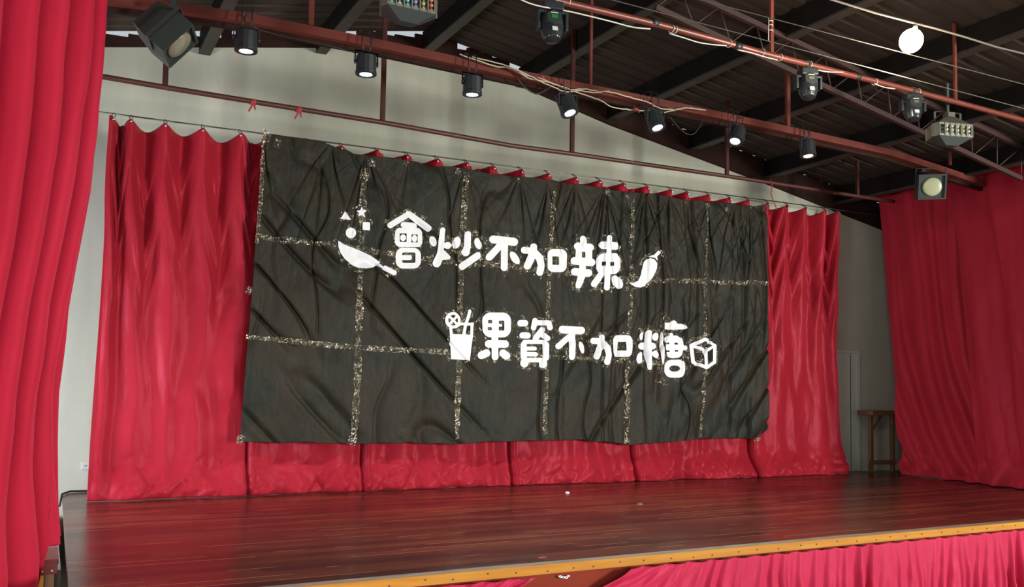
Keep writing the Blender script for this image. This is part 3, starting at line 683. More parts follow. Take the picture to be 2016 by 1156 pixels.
glyph(G(*C_).cap([(1180,335),(1245,335)], 46).cap([(1212,508),(1285,510)], 44).cap([(1388,300),(1370,400)], 40).cap([(1390,328),(1575,330)], 37).cap([(1588,335),(1600,398)], 38)
      .cap([(1495,430),(1398,550)], 42).cap([(1470,475),(1565,548)], 38).poly([(1240,600),(1520,600),(1555,640),(1550,830),(1490,860),(1260,860),(1215,820),(1215,640)], r=30)
      .rr(1270,630,1500,825,8,True).cap([(1262,694),(1385,694)], 28).cap([(1262,772),(1395,776)], 32).cap([(1242,885),(1236,905)], 56).cap([(1498,890),(1500,918)], 52), 'paper_character', 'white paper character 資')
glyph(G(0,0,1).cap([(1106.5,649),(1143.4,651.3)], 7.6).cap([(1127,655),(1124.8,703)], 6).cap([(1120,664),(1098,682)], 6).ell(1145.5,684.5,6,12.5,-24), 'paper_character', 'white paper character 不 in the lower line')
glyph(G(*D_).cap([(280,477),(380,485)], 42).cap([(396,428),(385,520),(308,690)], [36,42,36]).cap([(400,505),(450,575),(462,670),(440,758)], [42,42,38,40])
      .rr(525,402,788,690,75).rr(603,492,707,605,4,True), 'paper_character', 'white paper character 加 in the lower line')
glyph(G(*D_).ell(910,416,41,53,-8).ell(1094,424,44,52,8).ell(900,702,44,80,20).ell(1090,655,46,52,-20).cap([(1006,370),(1003,640),(1002,838)], [36,40,26]).cap([(925,546),(1044,546)], 47)
      .ell(1178,572,21,216).poly([(1205,240),(1285,240),(1300,218),(1330,208),(1360,225),(1375,255),(1440,255),(1490,278),(1508,305),(1480,323),(1320,328),(1210,320)], r=2)
      .poly([(1215,440),(1260,415),(1370,410),(1430,450),(1448,560),(1440,650),(1390,695),(1300,705),(1240,690),(1222,640),(1222,600),(1222,540)], r=4).cap([(1300,398),(1302,480)], 26).cap([(1225,568),(1485,572)], [34,32])
      .rr(1205,500,1262,524,3,True).rr(1338,502,1380,528,3,True).rr(1335,600,1382,622,3,True).rr(1205,605,1262,626,3,True).rr(1195,410,1212,720,2,True)
      .rr(1197,728,1480,966,95).ell(1330,845,70,42,0,True), 'paper_character', 'white paper character 糖')
glyph(G(*D_).cap([(1722,458),(1868,542),(1860,762),(1728,832),(1568,762),(1563,538),(1722,458)], 22).cap([(1725,612),(1563,538)], 20).cap([(1725,612),(1868,542)], 20).cap([(1725,612),(1728,832)], 22), 'cube_cutout', 'white paper sugar cube outline')

# ------------------------------------------------------------------ side curtains on the right
def hang(name, label, group, p0t, p1t, p0b, p1b, z_t, z_b, n1, n2, toward, nf, amp, matn, seed, sweep=0, scal=.04, parentloc=None, extra=None):
    u = np.linspace(0, 1, n1)[:, None]; v = np.linspace(0, 1, n2)[None, :]
    p0t, p1t, p0b, p1b = map(np.array, (p0t, p1t, p0b, p1b))
    P0 = p0t[:, None]*(1-v)+p0b[:, None]*v; P1 = p1t[:, None]*(1-v)+p1b[:, None]*v
    Ln = np.hypot(*(p1t-p0t)); H = 4.6; S = u*Ln; h = v*H
    us = u-sweep*np.maximum(v-.45, 0)**2.2
    ph = 2*math.pi*nf*us+1.6*vn(us*nf*.6, h*.25, seed)+.8*vn(us*nf*1.3, h*.6, seed+2)
    A = amp*(.55+.45*vn(us*nf*.5, h*.2, seed+4))
    d = A*np.tanh(1.3*(np.sin(ph)+.3*np.sin(2.1*ph+seed)))+.25*amp*fbm(S*3, h*.8, seed+6, 3)
    if extra is not None: d = d+extra(u, v, S, h)
    X = P0[0]*(1-u)+P1[0]*u+toward[0]*d; Y = P0[1]*(1-u)+P1[1]*u+toward[1]*d
    zt = z_t(u) if callable(z_t) else z_t; zb = z_b(u) if callable(z_b) else z_b
    Z = zt*(1-v)+zb*v+0*X-scal*np.abs(np.sin(math.pi*u*nf*.5))*np.exp(-v*14)
    loc = np.array([(p0b[0]+p1b[0])/2, (p0b[1]+p1b[1])/2, 0])
    e = bpy.data.objects.new(name, None)
    o = grid_obj(name, np.stack([X, Y, Z], -1)-loc, M[matn]); o.location = loc
    tag(o, label, 'curtain', group); m_ = o.modifiers.new('thick', 'SOLIDIFY'); m_.thickness = .003; return o
XS = 12.33
def hemx(u, v, S, h): return sst(.9, 1, v)*.05*np.sin(S*14+h*9)+.02*np.abs(vn(S*6+h*4, h*4, 90))*sst(.6, 1, v)
hang('side_curtain', 'dark red satin side curtain nearest the back wall, its hem swept aside', 'red side curtains on the right', (XS, 10.28), (XS, 8.62), (XS-.02, 9.84), (XS-.02, 8.12), 5.4, SH+.012, 360, 240, (-1, 0), 4.2, .085, 'satin_side', 103, sweep=1.5, extra=hemx)
hang('side_curtain', 'dark red satin side curtain at the right edge of the photo, overlapping its neighbour', 'red side curtains on the right', (XS-.12, 8.86), (XS-.12, 6.2), (XS-.14, 8.42), (XS-.14, 6.2), lambda u: 5.45-.12*u, SH+.012, 420, 220, (-1, 0), 4.2, .09, 'satin_side', 131, sweep=.35, extra=hemx)
tag(MB().tube([(XS, 10.6, 5.42), (XS-.06, 8.5, 5.46), (XS-.1, 5.3, 5.36)], .012, 8).build('curtain_rail', M['truss']), 'thin dark rail above the red side curtains on the right', 'rail')

# near left curtain: bottom rests on the bench at its right end, reaches the hall floor elsewhere
def lx(u, v, S, h): return 0*u
def left_curtain():
    n1, n2 = 420, 300
    u = np.linspace(0, 1, n1)[:, None]; v = np.linspace(0, 1, n2)[None, :]
    ztop = 6.0
    # right border in the photograph, placed on a line running towards the hall
    Yr = 8.15; edge = [(196,0),(192,90),(185,160),(178,240),(172,300),(160,400),(141,510),(122,620),(106,770),(105,880),(108,980),(113,1045),(111,1085),(104,1156)]
    E = [aty(x, y, Yr-.0*(y/1156)) for x, y in edge]; ez = np.array([p.z for p in E])[::-1]; ex = np.array([p.x for p in E])[::-1]
    zb = .62+0*u
    zb = np.where(u > .70, .735, .02)*1.0
    zb = .02+.85*sst(.708, .716, u)
    Z = ztop*(1-v)+zb*v
    xr = np.interp(Z, ez, ex); xr = np.where(Z > ez[-1], ex[-1]+.0*(Z-ez[-1]), xr)
    y1 = Yr; y0 = 5.2; xl = -.75
    pinch = (xr-xl)
    X = xl+pinch*(1-(1-u)**1.8); Y = y0+(y1-y0)*u
    dirn = np.array([y1-y0, -(.3+.75)]); dirn = dirn/np.hypot(*dirn)       # sideways normal (towards the stage)
    un = u+.02*vn(u*4, Z*.5, 5)
    ph = 2*math.pi*(7.2*un)+.9*vn(u*5, Z*.3, 6)+.35*np.sin(Z*.8)
    top_f = sst(1.2, 3.5, Z)
    d = (.095+.095*top_f)*np.tanh(1.6*np.sin(ph))*sst(1.0, .9, u)+.018*fbm(u*9, Z*.9, 7, 3)
    d = d+.05*sst(2.2, 1.0, Z)*np.sin(u*9+1)
    d = (d-.05)*(1-.45*sst(.72, .95, u))
    X = X+dirn[0]*d; Y = Y+dirn[1]*d
    loc = np.array([-.2, 6.9, 0.])
    P = np.stack([X, Y, Z+0*X], -1)-loc
    o = grid_obj('stage_curtain', P, M['velvet']); o.location = loc
    m_ = o.modifiers.new('thick', 'SOLIDIFY'); m_.thickness = .004
    tag(o, 'tall bright red stage curtain in the left foreground, hanging in deep folds past the bench', 'curtain')
left_curtain()

# ------------------------------------------------------------------ pipes, beam, hangers
def vbar(name, label, cat, group, px, pyb, Y, w_=.05, round_=False, mt='red_paint', ztop=None, zb=None):
    p = aty(px, pyb, Y); zt = (roofz(p.x)-.02) if ztop is None else ztop
    t = MB()
    if round_: t.tube([(0, 0, 0), (0, 0, zt-p.z)], w_/2, 12)
    else: t.box((-w_/2, -w_*.35, 0), (w_/2, w_*.35, zt-p.z))
    o = t.build(name, M[mt]); o.location = p; return tag(o, label, cat, group)
YP, YB, YN = 9.6, 8.3, 6.2
pp = [aty(x, y, YP) for x, y in [(140,142),(191,149),(325,172),(503,201),(753,241),(1008,287),(1128,303),(1300,328),(1432,347),(1519,360),(1686,386),(1760,397)]]
pipe = tag(MB().tube(pp, .028, 12).build('batten_pipe', M['pipe_paint']), 'long weathered dark red pipe hung in front of the upper white wall', 'pipe')
for x, yb, lb in [(325,168,'dark red hanger post above the left end of the batten pipe, behind the tilted floodlight'),(753,238,'dark red hanger post joining the batten pipe beside the second stage lamp'),(1126,300,'dark red hanger post joining the batten pipe below the fourth stage lamp'),(1431,344,'dark red hanger post joining the batten pipe below the greenish stage lamp'),(1688,384,'dark red hanger post joining the right end of the batten pipe')]:
    vbar('hanger_post', lb, 'post', 'posts holding the batten pipe', x, yb, YP, .052, mt='post_dark')
bpx = [(150,-12),(204,0),(345,17),(504,42),(760,93),(1008,147),(1260,197),(1512,250),(1745,301),(1880,345),(1960,370)]
bw = [aty(x, y, YB) for x, y in bpx]
e = empty('lighting_beam', bw[5], 'long red steel angle beam carrying the row of small stage lamps', 'beam')
t = MB()
for a, b_ in zip(bw[:-1], bw[1:]):
    a = a-bw[5]; b_ = b_-bw[5]; V = []
    for c in (a, b_):
        for dy, dz in ((-.055, .04), (-.055, -.035), (.06, -.035), (.06, -.045), (-.065, -.045), (-.065, .04)): V.append(c+Vector((0, dy, dz)))
    Fc = [(i, (i+1)%6, 6+(i+1)%6, 6+i) for i in range(6)]+[(0,5,4,3,2,1), (6,7,8,9,10,11)]
    t.add(V, Fc)
t.build('front_flange', M['red_paint'], e)
t = MB()
for a, b_ in zip(bw[:-1], bw[1:]): t.bar(a-bw[5]+Vector((0, .06, -.06)), b_-bw[5]+Vector((0, .06, -.06)), .05, .05)
t.build('rear_channel', M['plate'], e)
for x, yb, w_, lb in [(612,50,.05,'red hanger post rising from the beam between the first and second stage lamps'),(1163,168,.03,'thin dark hanger rod rising from the beam right of the fourth stage lamp'),(1551,250,.055,'red hanger post rising from the beam left of the pinkish stage lamp'),(1870,325,.045,'short dark red hanger post at the right end of the beam')]:
    vbar('hanger_post', lb, 'post', 'posts holding the lamp beam', x, yb, YB, w_)
npx = [(900,-48),(1040,-12),(1130,9),(1299,49),(1400,76),(1519,109),(1650,142),(1760,169),(1883,201),(2013,236),(2080,252)]
nw = [aty(x, y, YN) for x, y in npx]
tag(MB().tube(nw, .029, 14).build('lighting_pipe', M['pipe_orange']), 'orange red pipe near the top right carrying the moving head lights', 'pipe')
for x, yb, lb in [(1519,104,'bright red hanger post with white ties above the orange red pipe, left of the bulb'),(1881,198,'red hanger post above the orange red pipe, right of the bulb')]:
    vbar('hanger_post', lb, 'post', 'posts holding the orange red pipe', x, yb, YN, .035, mt='pipe_orange')
# black clamps/tape and white ties on the near pipe
for px, py, w_, lb in [(1288,45,.07,'black tape wrapped round the orange red pipe, above its two white ties'),(1452,91,.08,'black clamp on the orange red pipe left of the red post'),(1688,151,.05,'black band on the orange red pipe between the two right moving heads')]:
    p = aty(px, py, YN); d = (nw[5]-nw[4]).normalized(); tag(MB().tube([p-d*w_/2, p+d*w_/2], .034, 12).build('pipe_clamp', M['black']), lb, 'clamp', 'black bands on the orange red pipe')
ties = [(1118,4),(1322,57),(1328,59),(1435,86),(1500,103),(1535,113),(1593,127),(1722,161),(1807,181)]
for i, (px, py) in enumerate(ties):
    p = aty(px, py, YN); d = (nw[5]-nw[4]).normalized(); t = MB(); u1 = Vector((0, 0, 1)); u1 = (u1-d*u1.dot(d)).normalized(); u2 = d.cross(u1)
    t.tube([p+u1*.033*math.cos(a)+u2*.033*math.sin(a)+d*.006*math.sin(a) for a in np.linspace(0, 2*math.pi, 17)], .004, 6)
    tag(t.build('cable_tie', M['cable_white']), ['white cable tie beside the moving head with the green display','left one of two close white ties right of the black tape','right one of two close white ties right of the black tape','white cable tie just left of the black pipe clamp','white cable tie left of the red hanger post on the orange red pipe','white cable tie right of the red hanger post on the orange red pipe','white cable tie beside the middle moving head','white cable tie right of the black band on the orange red pipe','white cable tie beside the rightmost moving head'][i], 'cable tie', 'white ties on the orange red pipe')
p = aty(1516, 60, YN-.03); t = MB()
for dz in (0, .05, .09): t.tube([p+Vector((-.02, 0, dz)), p+Vector((.02, -.012, dz+.006)), p+Vector((.045, .01, dz))], .004, 6)
t.tube([p+Vector((-.02, 0, -.1)), p+Vector((-.018, 0, .12))], .004, 6)
tag(t.build('post_tie', M['cable_white']), 'white wire wrapped round the bright red hanger post', 'cable tie')
# wires
for (a, b_, lb) in [((1100,-28),(2100,236),'lower of two pale taut wires running below the glowing bulb'),((1300,-21),(2100,188),'upper of two pale taut wires running behind the glowing bulb')]:
    tag(MB().tube([aty(*a, 5.3), aty(*b_, 5.3)], .0045, 6).build('taut_wire', M['wire_light']), lb, 'wire', 'pale taut wires')
cab = [(1600,-12),(1640,0),(1725,26),(1790,43),(1838,55),(1900,73),(1960,92),(2016,106),(2080,122)]
tag(MB().tube([aty(x, y, 5.1) for x, y in cab], .009, 8).build('bulb_cable', M['cable_tan']), 'thick pale cable at top right that the glowing bulb hangs from', 'cable')
# glowing bulb
p = aty(1802, 54, 5.1); c = aty(1790, 93, 5.1); d = (c-p).normalized(); q = d.to_track_quat('Z', 'Y')
e = empty('light_bulb', p, 'glowing round bulb hanging from the pale cable at top right', 'bulb', rot=q)
o = MB().lathe([(.012, -.02), (.022, 0), (.024, .05), (.02, .055)], 14).build('socket', M['cable_white'], e)
t = MB(); prof_ = [(.02, .055), (.03, .065)]+[(.098*math.sin(a), .142-.098*math.cos(a)*1.08) for a in np.linspace(.55, math.pi, 14)]
t.lathe(prof_, 24).build('glass_bulb', M['bulb'], e)
bl_ = bpy.data.lights.new('bulb_light', 'POINT'); bl_.energy = 90; bl_.color = (1, .88, .66); bl_.shadow_soft_size = .08; bo = bpy.data.objects.new('bulb_light', bl_); col.objects.link(bo); bo.location = c+Vector((0, -.02, -.26))

# ------------------------------------------------------------------ roof trusses
def truss(name, label, pts_u, pts_l, Y, n):
    U = [aty(x, y, Y) for x, y in pts_u]; Lw = [aty(x, y, Y) for x, y in pts_l]
    loc = (U[0]+Lw[-1])/2; e = empty(name, loc, label, 'truss')
    def line(P_):
        a, b_ = P_[0], P_[-1]; return lambda t: a+(b_-a)*t
    fu, fl = line(U), line(Lw)
    MB().bar(fu(0)-loc, fu(1)-loc, .06, .05).build('upper_chord', M['truss'], e)
    MB().bar(fl(0)-loc, fl(1)-loc, .06, .05).build('lower_chord', M['truss'], e)
    for i in range(n):
        a = i/n; b_ = (i+.5)/n; c_ = (i+1)/n
        MB().tube([fl(a)-loc, fu(b_)-loc], .009, 6).build('web_rod', M['truss'], e)
        MB().tube([fu(b_)-loc, fl(c_)-loc], .009, 6).build('web_rod', M['truss'], e)
truss('roof_truss', 'dark red lattice truss sloping down behind the moving heads toward the right curtain', [(1300,-40),(2035,300)], [(1290,15),(2010,352)], 7.4, 12)
# ------------------------------------------------------------------ cables on the beam
def cable(name, label, pts, Y, r, mt, cat='cable', group=None, jit=0, seed=0):
    rn = random.Random(seed); P_ = []
    pts2 = []
    for (a, b_) in zip(pts[:-1], pts[1:]):
        for k in range(5): t = k/5; pts2.append((a[0]+(b_[0]-a[0])*t, a[1]+(b_[1]-a[1])*t))
    pts2.append(pts[-1]); W = [aty(x, y, Y) for x, y in pts2]
    for it in range(3): W = [W[0]]+[(W[i-1]+W[i]*2+W[i+1])/4 for i in range(1, len(W)-1)]+[W[-1]]
    W = [w_+Vector((0, rn.uniform(-jit, jit), rn.uniform(-jit, jit))) for w_ in W]
    return tag(MB().tube(W, r, 6).build(name, M[mt]), label, cat, group)
cable('power_cable', 'pale beige cable looping along the beam top between third and fifth stage lamps', [(905,107),(975,131),(1010,134),(1035,149),(1060,152),(1090,165),(1120,178),(1150,174),(1175,180),(1205,181),(1240,192),(1275,200),(1295,213),(1325,216),(1350,211),(1378,216)], 8.17, .0075, 'cable_beige', jit=.004, seed=1)
cable('power_cable', 'pale beige cable sagging below the beam near the fifth stage lamp', [(930,112),(1005,130),(1040,155),(1075,160),(1110,172),(1150,187),(1185,198),(1205,212),(1240,216),(1275,218),(1305,223),(1330,216),(1350,212),(1390,217)], 8.14, .007, 'cable_beige', jit=.004, seed=2)
cable('power_cable', 'pale beige cable crossing over the two others above the fourth stage lamp', [(1000,130),(1030,142),(1060,158),(1085,170),(1115,182),(1140,178),(1170,183),(1200,179)], 8.11, .0065, 'cable_beige', jit=.004, seed=3)
cable('power_cable', 'black cable drooping below the beam left of the fourth stage lamp', [(1018,152),(1030,170),(1045,181),(1058,186),(1070,180),(1085,170)], 8.2, .008, 'cable_black', seed=4)
cable('power_cable', 'thin dark cable drooping below the beam between the fifth and sixth stage lamps', [(1318,228),(1330,245),(1350,264),(1365,266),(1378,250),(1386,232)], 8.2, .006, 'cable_black', seed=5)
cable('power_cable', 'white cable sagging below the orange red pipe from the green display to the black tape', [(1015,-6),(1040,6),(1065,13),(1120,22),(1170,34),(1210,44),(1245,54),(1280,57)], 6.15, .0065, 'cable_white', seed=6)
cable('power_cable', 'white cable under the orange red pipe between the black tape and the clamp', [(1318,66),(1345,74),(1375,84),(1405,88),(1430,90)], 6.15, .006, 'cable_white', seed=7)
cable('power_cable', 'white cable under the orange red pipe beside the red hanger post', [(1452,98),(1480,104),(1505,112),(1530,118)], 6.15, .006, 'cable_white', seed=8)
cable('power_cable', 'short white cable under the orange red pipe right of the middle moving head', [(1605,137),(1630,142),(1660,142)], 6.15, .006, 'cable_white', seed=9)
cable('power_cable', 'short white cable under the orange red pipe left of the rightmost moving head', [(1722,165),(1740,172),(1762,175)], 6.15, .006, 'cable_white', seed=10)
cable('power_cable', 'black cable looping over the beam by the first stage lamp', [(476,58),(480,36),(487,26),(496,36),(500,56),(560,72),(640,88),(700,104)], 8.17, .006, 'cable_black', seed=11)
for x, y, lb in [(1067,151,'small red tape bit on the beige cables left of the fourth stage lamp'),(1253,215,'small red tape bit on the beige cable left of the fifth stage lamp')]:
    p = aty(x, y, 8.1); tag(MB().tube([p-Vector((.035, 0, -.004)), p, p+Vector((.035, 0, -.008))], [.012, .017, .011], 8).build('tape_bit', M['red_tape']), lb, 'tape')
for x, y, lb in [(498,201,'red ribbon knotted on the batten pipe, left one of two'),(588,216,'red ribbon knotted on the batten pipe, right one of two')]:
    p = aty(x, y, YP); t = MB(); d = (pp[4]-pp[3]).normalized()
    t.tube([p-d*.03, p+d*.03], .034, 12)
    t.bar(p+Vector((0, -.035, -.02)), p+Vector((-.05, -.04, -.12)), .02, .005).bar(p+Vector((0, -.035, -.02)), p+Vector((.02, -.04, -.09)), .018, .005)
    tag(t.build('ribbon', M['red_ribbon']), lb, 'ribbon', 'red ribbons on the batten pipe')
p = [aty(x, y, YP-.03) for x, y in [(1517,352),(1520,368),(1518,382),(1523,396),(1530,414)]]
tag(MB().tube(p, .008, 6).build('hanging_strap', M['red_ribbon']), 'thin red strap dangling from the batten pipe over the right part of the backdrop', 'strap')

# ------------------------------------------------------------------ stage lamps (small LED cans)
def par():
    e = bpy.data.objects.new('stage_lamp', None); col.objects.link(e)   # origin at the yoke pivot; lamp axis -Z
    b = MB(); b.lathe([(.03, .088), (.085, .085), (.097, .075), (.097, -.065), (.102, -.07), (.102, -.10), (.066, -.102), (.064, -.082)], 14, sm=False, caps=False)
    b.lathe([(.0, .09), (.03, .088)], 14, sm=False, caps=False)
    b.build('housing', M['black'], e)
    for k in range(8):
        a = 2*math.pi*k/8; 
    f_ = MB()
    for k in range(9): f_.box((-.07+k*.0175-.002, -.05, .084), (-.07+k*.0175+.002, .05, .098))
    f_.build('heat_sink', M['black'], e)
    l = MB(); l.lathe([(.065, -.086), (.0, -.086)], 20, caps=False); pl = l.build('lens_plate', M['charcoal'], e)
    d = MB()
    for r_, n in ((0, 1), (.024, 6), (.048, 12)):
        for k in range(n):
            a = 2*math.pi*k/n; d.lathe([(.0115, -.0872), (.009, -.099), (0, -.101)], 8, Matrix.Translation((r_*math.cos(a), r_*math.sin(a), 0)), caps=False)
    d.build('led_cluster', M['led_w'], pl)
    for s_ in (-1, 1): MB().lathe([(.016, 0), (.016, .02), (.012, .024)], 10, Matrix.Translation((s_*.098, 0, .02))@Matrix.Rotation(s_*math.pi/2, 4, 'Y')).build('knob', M['black'], e)
    return e
LAMP_W = 190
def place_par(px, py, tilt, roll, led, label, first=[None], proto=[None], lit=2.0):
    if proto[0] is None: proto[0] = par(); e = proto[0]
    else: e = copy_tree(proto[0])
    c = aty(px, py, YB-.2); e.location = c
    e.rotation_mode = 'QUATERNION'; e.rotation_quaternion = Quaternion((1, 0, 0), math.radians(tilt))@Quaternion((0, 1, 0), math.radians(roll))
    tag(e, label, 'stage light', 'small round stage lamps along the beam')
    # yoke and clamp stay upright: built per lamp
    for ch in e.children:
        if ch.name.startswith('lens_plate'):
            for g_ in ch.children:
                g_.data = g_.data if led == 'led_w' else g_.data.copy()
                if led != 'led_w': g_.data.materials[0] = M[led]
    zb = None
    for i in range(len(bpx)-1):
        if bw[i].x <= c.x <= bw[i+1].x: zb = bw[i].z+(bw[i+1].z-bw[i].z)*(c.x-bw[i].x)/(bw[i+1].x-bw[i].x)
    q = e.rotation_quaternion.inverted()
    zt = max(zb-c.z-.0, .13)
    t = MB()
    for s_ in (-1, 1): t.box((s_*.112-.003, -.014, -.01), (s_*.112+.003, .014, .125))
    t.box((-.115, -.014, .119), (.115, .014, .125))
    t.V = [q@v for v in t.V]; t.build('yoke', M['black'], e)
    t = MB()
    for s_ in (-.045, .045): t.tube([(s_*.6, 0, .12), (s_, 0, (.12+zt)/2), (s_, .02, zt+.055), (s_, .10, zt+.075), (s_, .22, zt+.06)], .006, 6)
    t.V = [q@v for v in t.V]; t.build('clamp', M['black'], e)
    sp = bpy.data.lights.new('stage_lamp_light', 'SPOT'); sp.energy = LAMP_W; sp.spot_size = math.radians(118); sp.spot_blend = .7; sp.shadow_soft_size = .06
    sp.color = {'led_w': (1, .97, .95), 'led_b': (.93, .95, 1), 'led_g': (.95, 1, .75), 'led_p': (1, .82, .82)}[led]
    so = bpy.data.objects.new('stage_lamp_light', sp); col.objects.link(so); dn = e.rotation_quaternion@Vector((0, 0, -1)); so.location = c+dn*.13
    so.rotation_euler = dn.to_track_quat('-Z', 'Y').to_euler()
    return e
place_par(485, 80, 0, 0, 'led_b', 'leftmost small black stage lamp on the beam, seen beside the tilted floodlight')
place_par(721, 127, 0, 0, 'led_w', 'small black stage lamp second from the left, beside a post of the batten pipe')
place_par(930, 168, 0, 0, 'led_w', 'small black stage lamp third from the left, alone against the upper white wall')
place_par(1117, 208, -22, -8, 'led_w', 'small tilted black stage lamp under the knot of beige cables')
place_par(1290, 238, -22, -4, 'led_b', 'small black stage lamp below the end of the beige cables, lit bluish white')
place_par(1450, 266, -12, 24, 'led_g', 'small black stage lamp tipped sideways with a greenish glow')
place_par(1590, 293, -8, 2, 'led_p', 'rightmost small black stage lamp on the beam with a pinkish glow')

# ------------------------------------------------------------------ floodlights
def flood(loc, fwd, upv, label, lensmat, w_=.34, h_=.34, dep=.34, back=.75, lens_r=.125, tube_=False):
    fwd = Vector(fwd).normalized(); up = Vector(upv); up = (up-fwd*up.dot(fwd)).normalized(); rt = up.cross(fwd)
    q = Matrix((rt, up, fwd)).transposed().to_quaternion()
    e = empty('floodlight', loc, label, 'floodlight', rot=q)
    a, b_ = w_/2, h_/2; c_, d_ = a*back, b_*back
    V = [(-a,-b_,0),(a,-b_,0),(a,b_,0),(-a,b_,0),(-a,-b_,-dep*.55),(a,-b_,-dep*.55),(a,b_,-dep*.55),(-a,b_,-dep*.55),(-c_,-d_,-dep),(c_,-d_,-dep),(c_,d_,-dep),(-c_,d_,-dep)]
    Fc = [(0,4,5,1),(1,5,6,2),(2,6,7,3),(3,7,4,0),(4,8,9,5),(5,9,10,6),(6,10,11,7),(7,11,8,4),(8,11,10,9)]
    i_ = .88; V += [(-a*i_,-b_*i_,0),(a*i_,-b_*i_,0),(a*i_,b_*i_,0),(-a*i_,b_*i_,0),(-a*i_,-b_*i_,-.03),(a*i_,-b_*i_,-.03),(a*i_,b_*i_,-.03),(-a*i_,b_*i_,-.03)]
    Fc += [(0,1,13,12),(1,2,14,13),(2,3,15,14),(3,0,12,15),(12,13,17,16),(13,14,18,17),(14,15,19,18),(15,12,16,19),(16,17,18,19)]
    MB().add(V, Fc).build('housing', M['charcoal'], e)
    t = MB(); t.lathe([(lens_r, -.028), (lens_r, -.012), (lens_r*.85, -.004), (lens_r*.5, .004), (0, .007)], 28, caps=False); t.build('lens', lensmat, e)
    t = MB()
    for s_ in (-1, 1): t.bar((s_*(a+.012), 0, -dep*.4), (s_*(a+.012), b_+.08, -dep*.4), .006, .03, (0, 0, 1))
    t.bar((-a-.012, b_+.08, -dep*.4), (a+.012, b_+.08, -dep*.4), .006, .03, (0, 0, 1)); t.build('bracket', M['charcoal'], e)
    return e
camv = Vector(CAM)
c1 = aty(357, 92, 7.75)
rtw = Vector(R@np.array([1, 0, 0])); upw = Vector(R@np.array([0, -1, 0])); fww = Vector(R@np.array([0, 0, -1]))   # only used to read directions off the photo
e = flood(c1, (0.70, -0.30, -0.62), (-.40, -.80, .25), 'large square floodlight tilted down at upper left under the roof, lamp unlit', M['lamp_glass'], .34, .30, .36, .8, .125)
c2 = aty(1836, 368, 8.0); flood(c2, (camv-c2+Vector((4.2, 0, .3))), (0, 0, 1), 'square grey floodlight facing forward above the right side curtains', M['glass_lamp'], .36, .34, .34, .8, .125)
p = MB(); a = aty(325, 25, YB); p.bar(a, a+Vector((.03, -.35, -.02)), .04, .02, (0, 0, 1)); p.bar(a+Vector((.03, -.35, -.02)), c1+Vector((-.03, .12, .15)), .04, .02); tag(p.build('lamp_bracket', M['charcoal']), 'grey bar fixing the tilted floodlight to the red beam', 'bracket')
p = MB(); a = aty(1836, 330, YB); p.bar(a, c2+Vector((0, .15, .26)), .04, .02); tag(p.build('lamp_bracket', M['charcoal']), 'short bar fixing the forward facing floodlight to the beam', 'bracket')

# ------------------------------------------------------------------ coloured effect lights
def effect(loc, rotz, label, cols, tilt=0, hang_z=None):
    e = empty('effect_light', loc, label, 'stage light', rot=Quaternion((0, 0, 1), rotz)@Quaternion((0, 1, 0), tilt))
    n = 6; hw = .085
    ring = [(-.24+.08*k, -.15) for k in range(7)]+[(.275, -.07), (.20, .15), (-.20, .15), (-.275, -.07)]
    pts = ring[:7]
    t = MB(); m0 = len(ring)
    V = [(x, y, hw) for x, y in ring]+[(x*.25, y*.25-.02, hw+.12) for x, y in ring]
    t.add(V, [(i, (i+1)%m0, m0+(i+1)%m0, m0+i) for i in range(m0)]+[tuple(range(m0, 2*m0))]); t.box((-.05, -.08, hw+.11), (.05, .03, hw+.17)); t.build('top_cover', M['galv'], e)
    t = MB(); V = [(x, y, -hw) for x, y in ring]+[(x*.35, y*.35-.02, -hw-.10) for x, y in ring]
    t.add(V, [(i, m0+i, m0+(i+1)%m0, (i+1)%m0) for i in range(m0)]+[tuple(range(2*m0-1, m0-1, -1))]); t.build('bottom_cover', M['charcoal'], e)
    # band: frames and window backs
    t = MB()
    for i in range(m0):
        a = Vector((*ring[i], 0)); b_ = Vector((*ring[(i+1)%m0], 0)); o_ = (b_-a).normalized()
        for z in (hw-.012, -hw+.012): t.bar(a+Vector((0, 0, z)), b_+Vector((0, 0, z)), .026, .014, (0, 0, 1)) if False else t.bar(a+Vector((0, 0, z)), b_+Vector((0, 0, z)), .012, .026, (0, 0, 1))
        t.bar(a-Vector((0, 0, hw)), a+Vector((0, 0, hw)), .03, .012, o_)
        if i >= n:
            t.add([a-Vector((0,0,hw)), b_-Vector((0,0,hw)), b_+Vector((0,0,hw)), a+Vector((0,0,hw))], [(0,1,2,3)])
    t.build('window_frame', M['galv2'], e)
    t = MB(); V = [(x*.82, y*.72, z) for z in (-hw, hw) for x, y in ring]; t.add(V, [(i, (i+1)%m0, m0+(i+1)%m0, m0+i) for i in range(m0)]); t.build('inner_drum', M['black'], e)
    for i in range(n):
        x = (pts[i][0]+pts[i+1][0])/2; y = (pts[i][1]+pts[i+1][1])/2; c_ = cols[i%len(cols)]
        if c_ is None: continue
        t = MB()
        for k in range(3):
            z = (-.052+k*.052); t.lathe([(0.001, -.024), (.016, -.018), (.024, 0), (.016, .018), (.001, .024)], 12, Matrix.Translation((x, y*.88, z)), caps=False)
        t.build('lens_column', c_, e)
    t = MB()
    for s_ in (-1, 1): t.bar((s_*.19, .0, .12), (s_*.19, .0, .27), .03, .006, (0, 1, 0))
    t.bar((-.19, 0, .27), (.19, 0, .27), .006, .03, (0, 1, 0)); t.bar((-.19, 0, .12), (.19, 0, .12), .006, .03, (0, 1, 0))
    hz = hang_z if hang_z else .45
    t.bar((0, 0, .27), (0, 0, hz), .03, .03); t.build('bracket', M['charcoal'], e)
    e.scale = (.84, .84, .84); return e
def glassm(n_, c): m = mat(n_, c, .12, 0, .8); bs(m).inputs['Coat Weight'].default_value = 1; return m
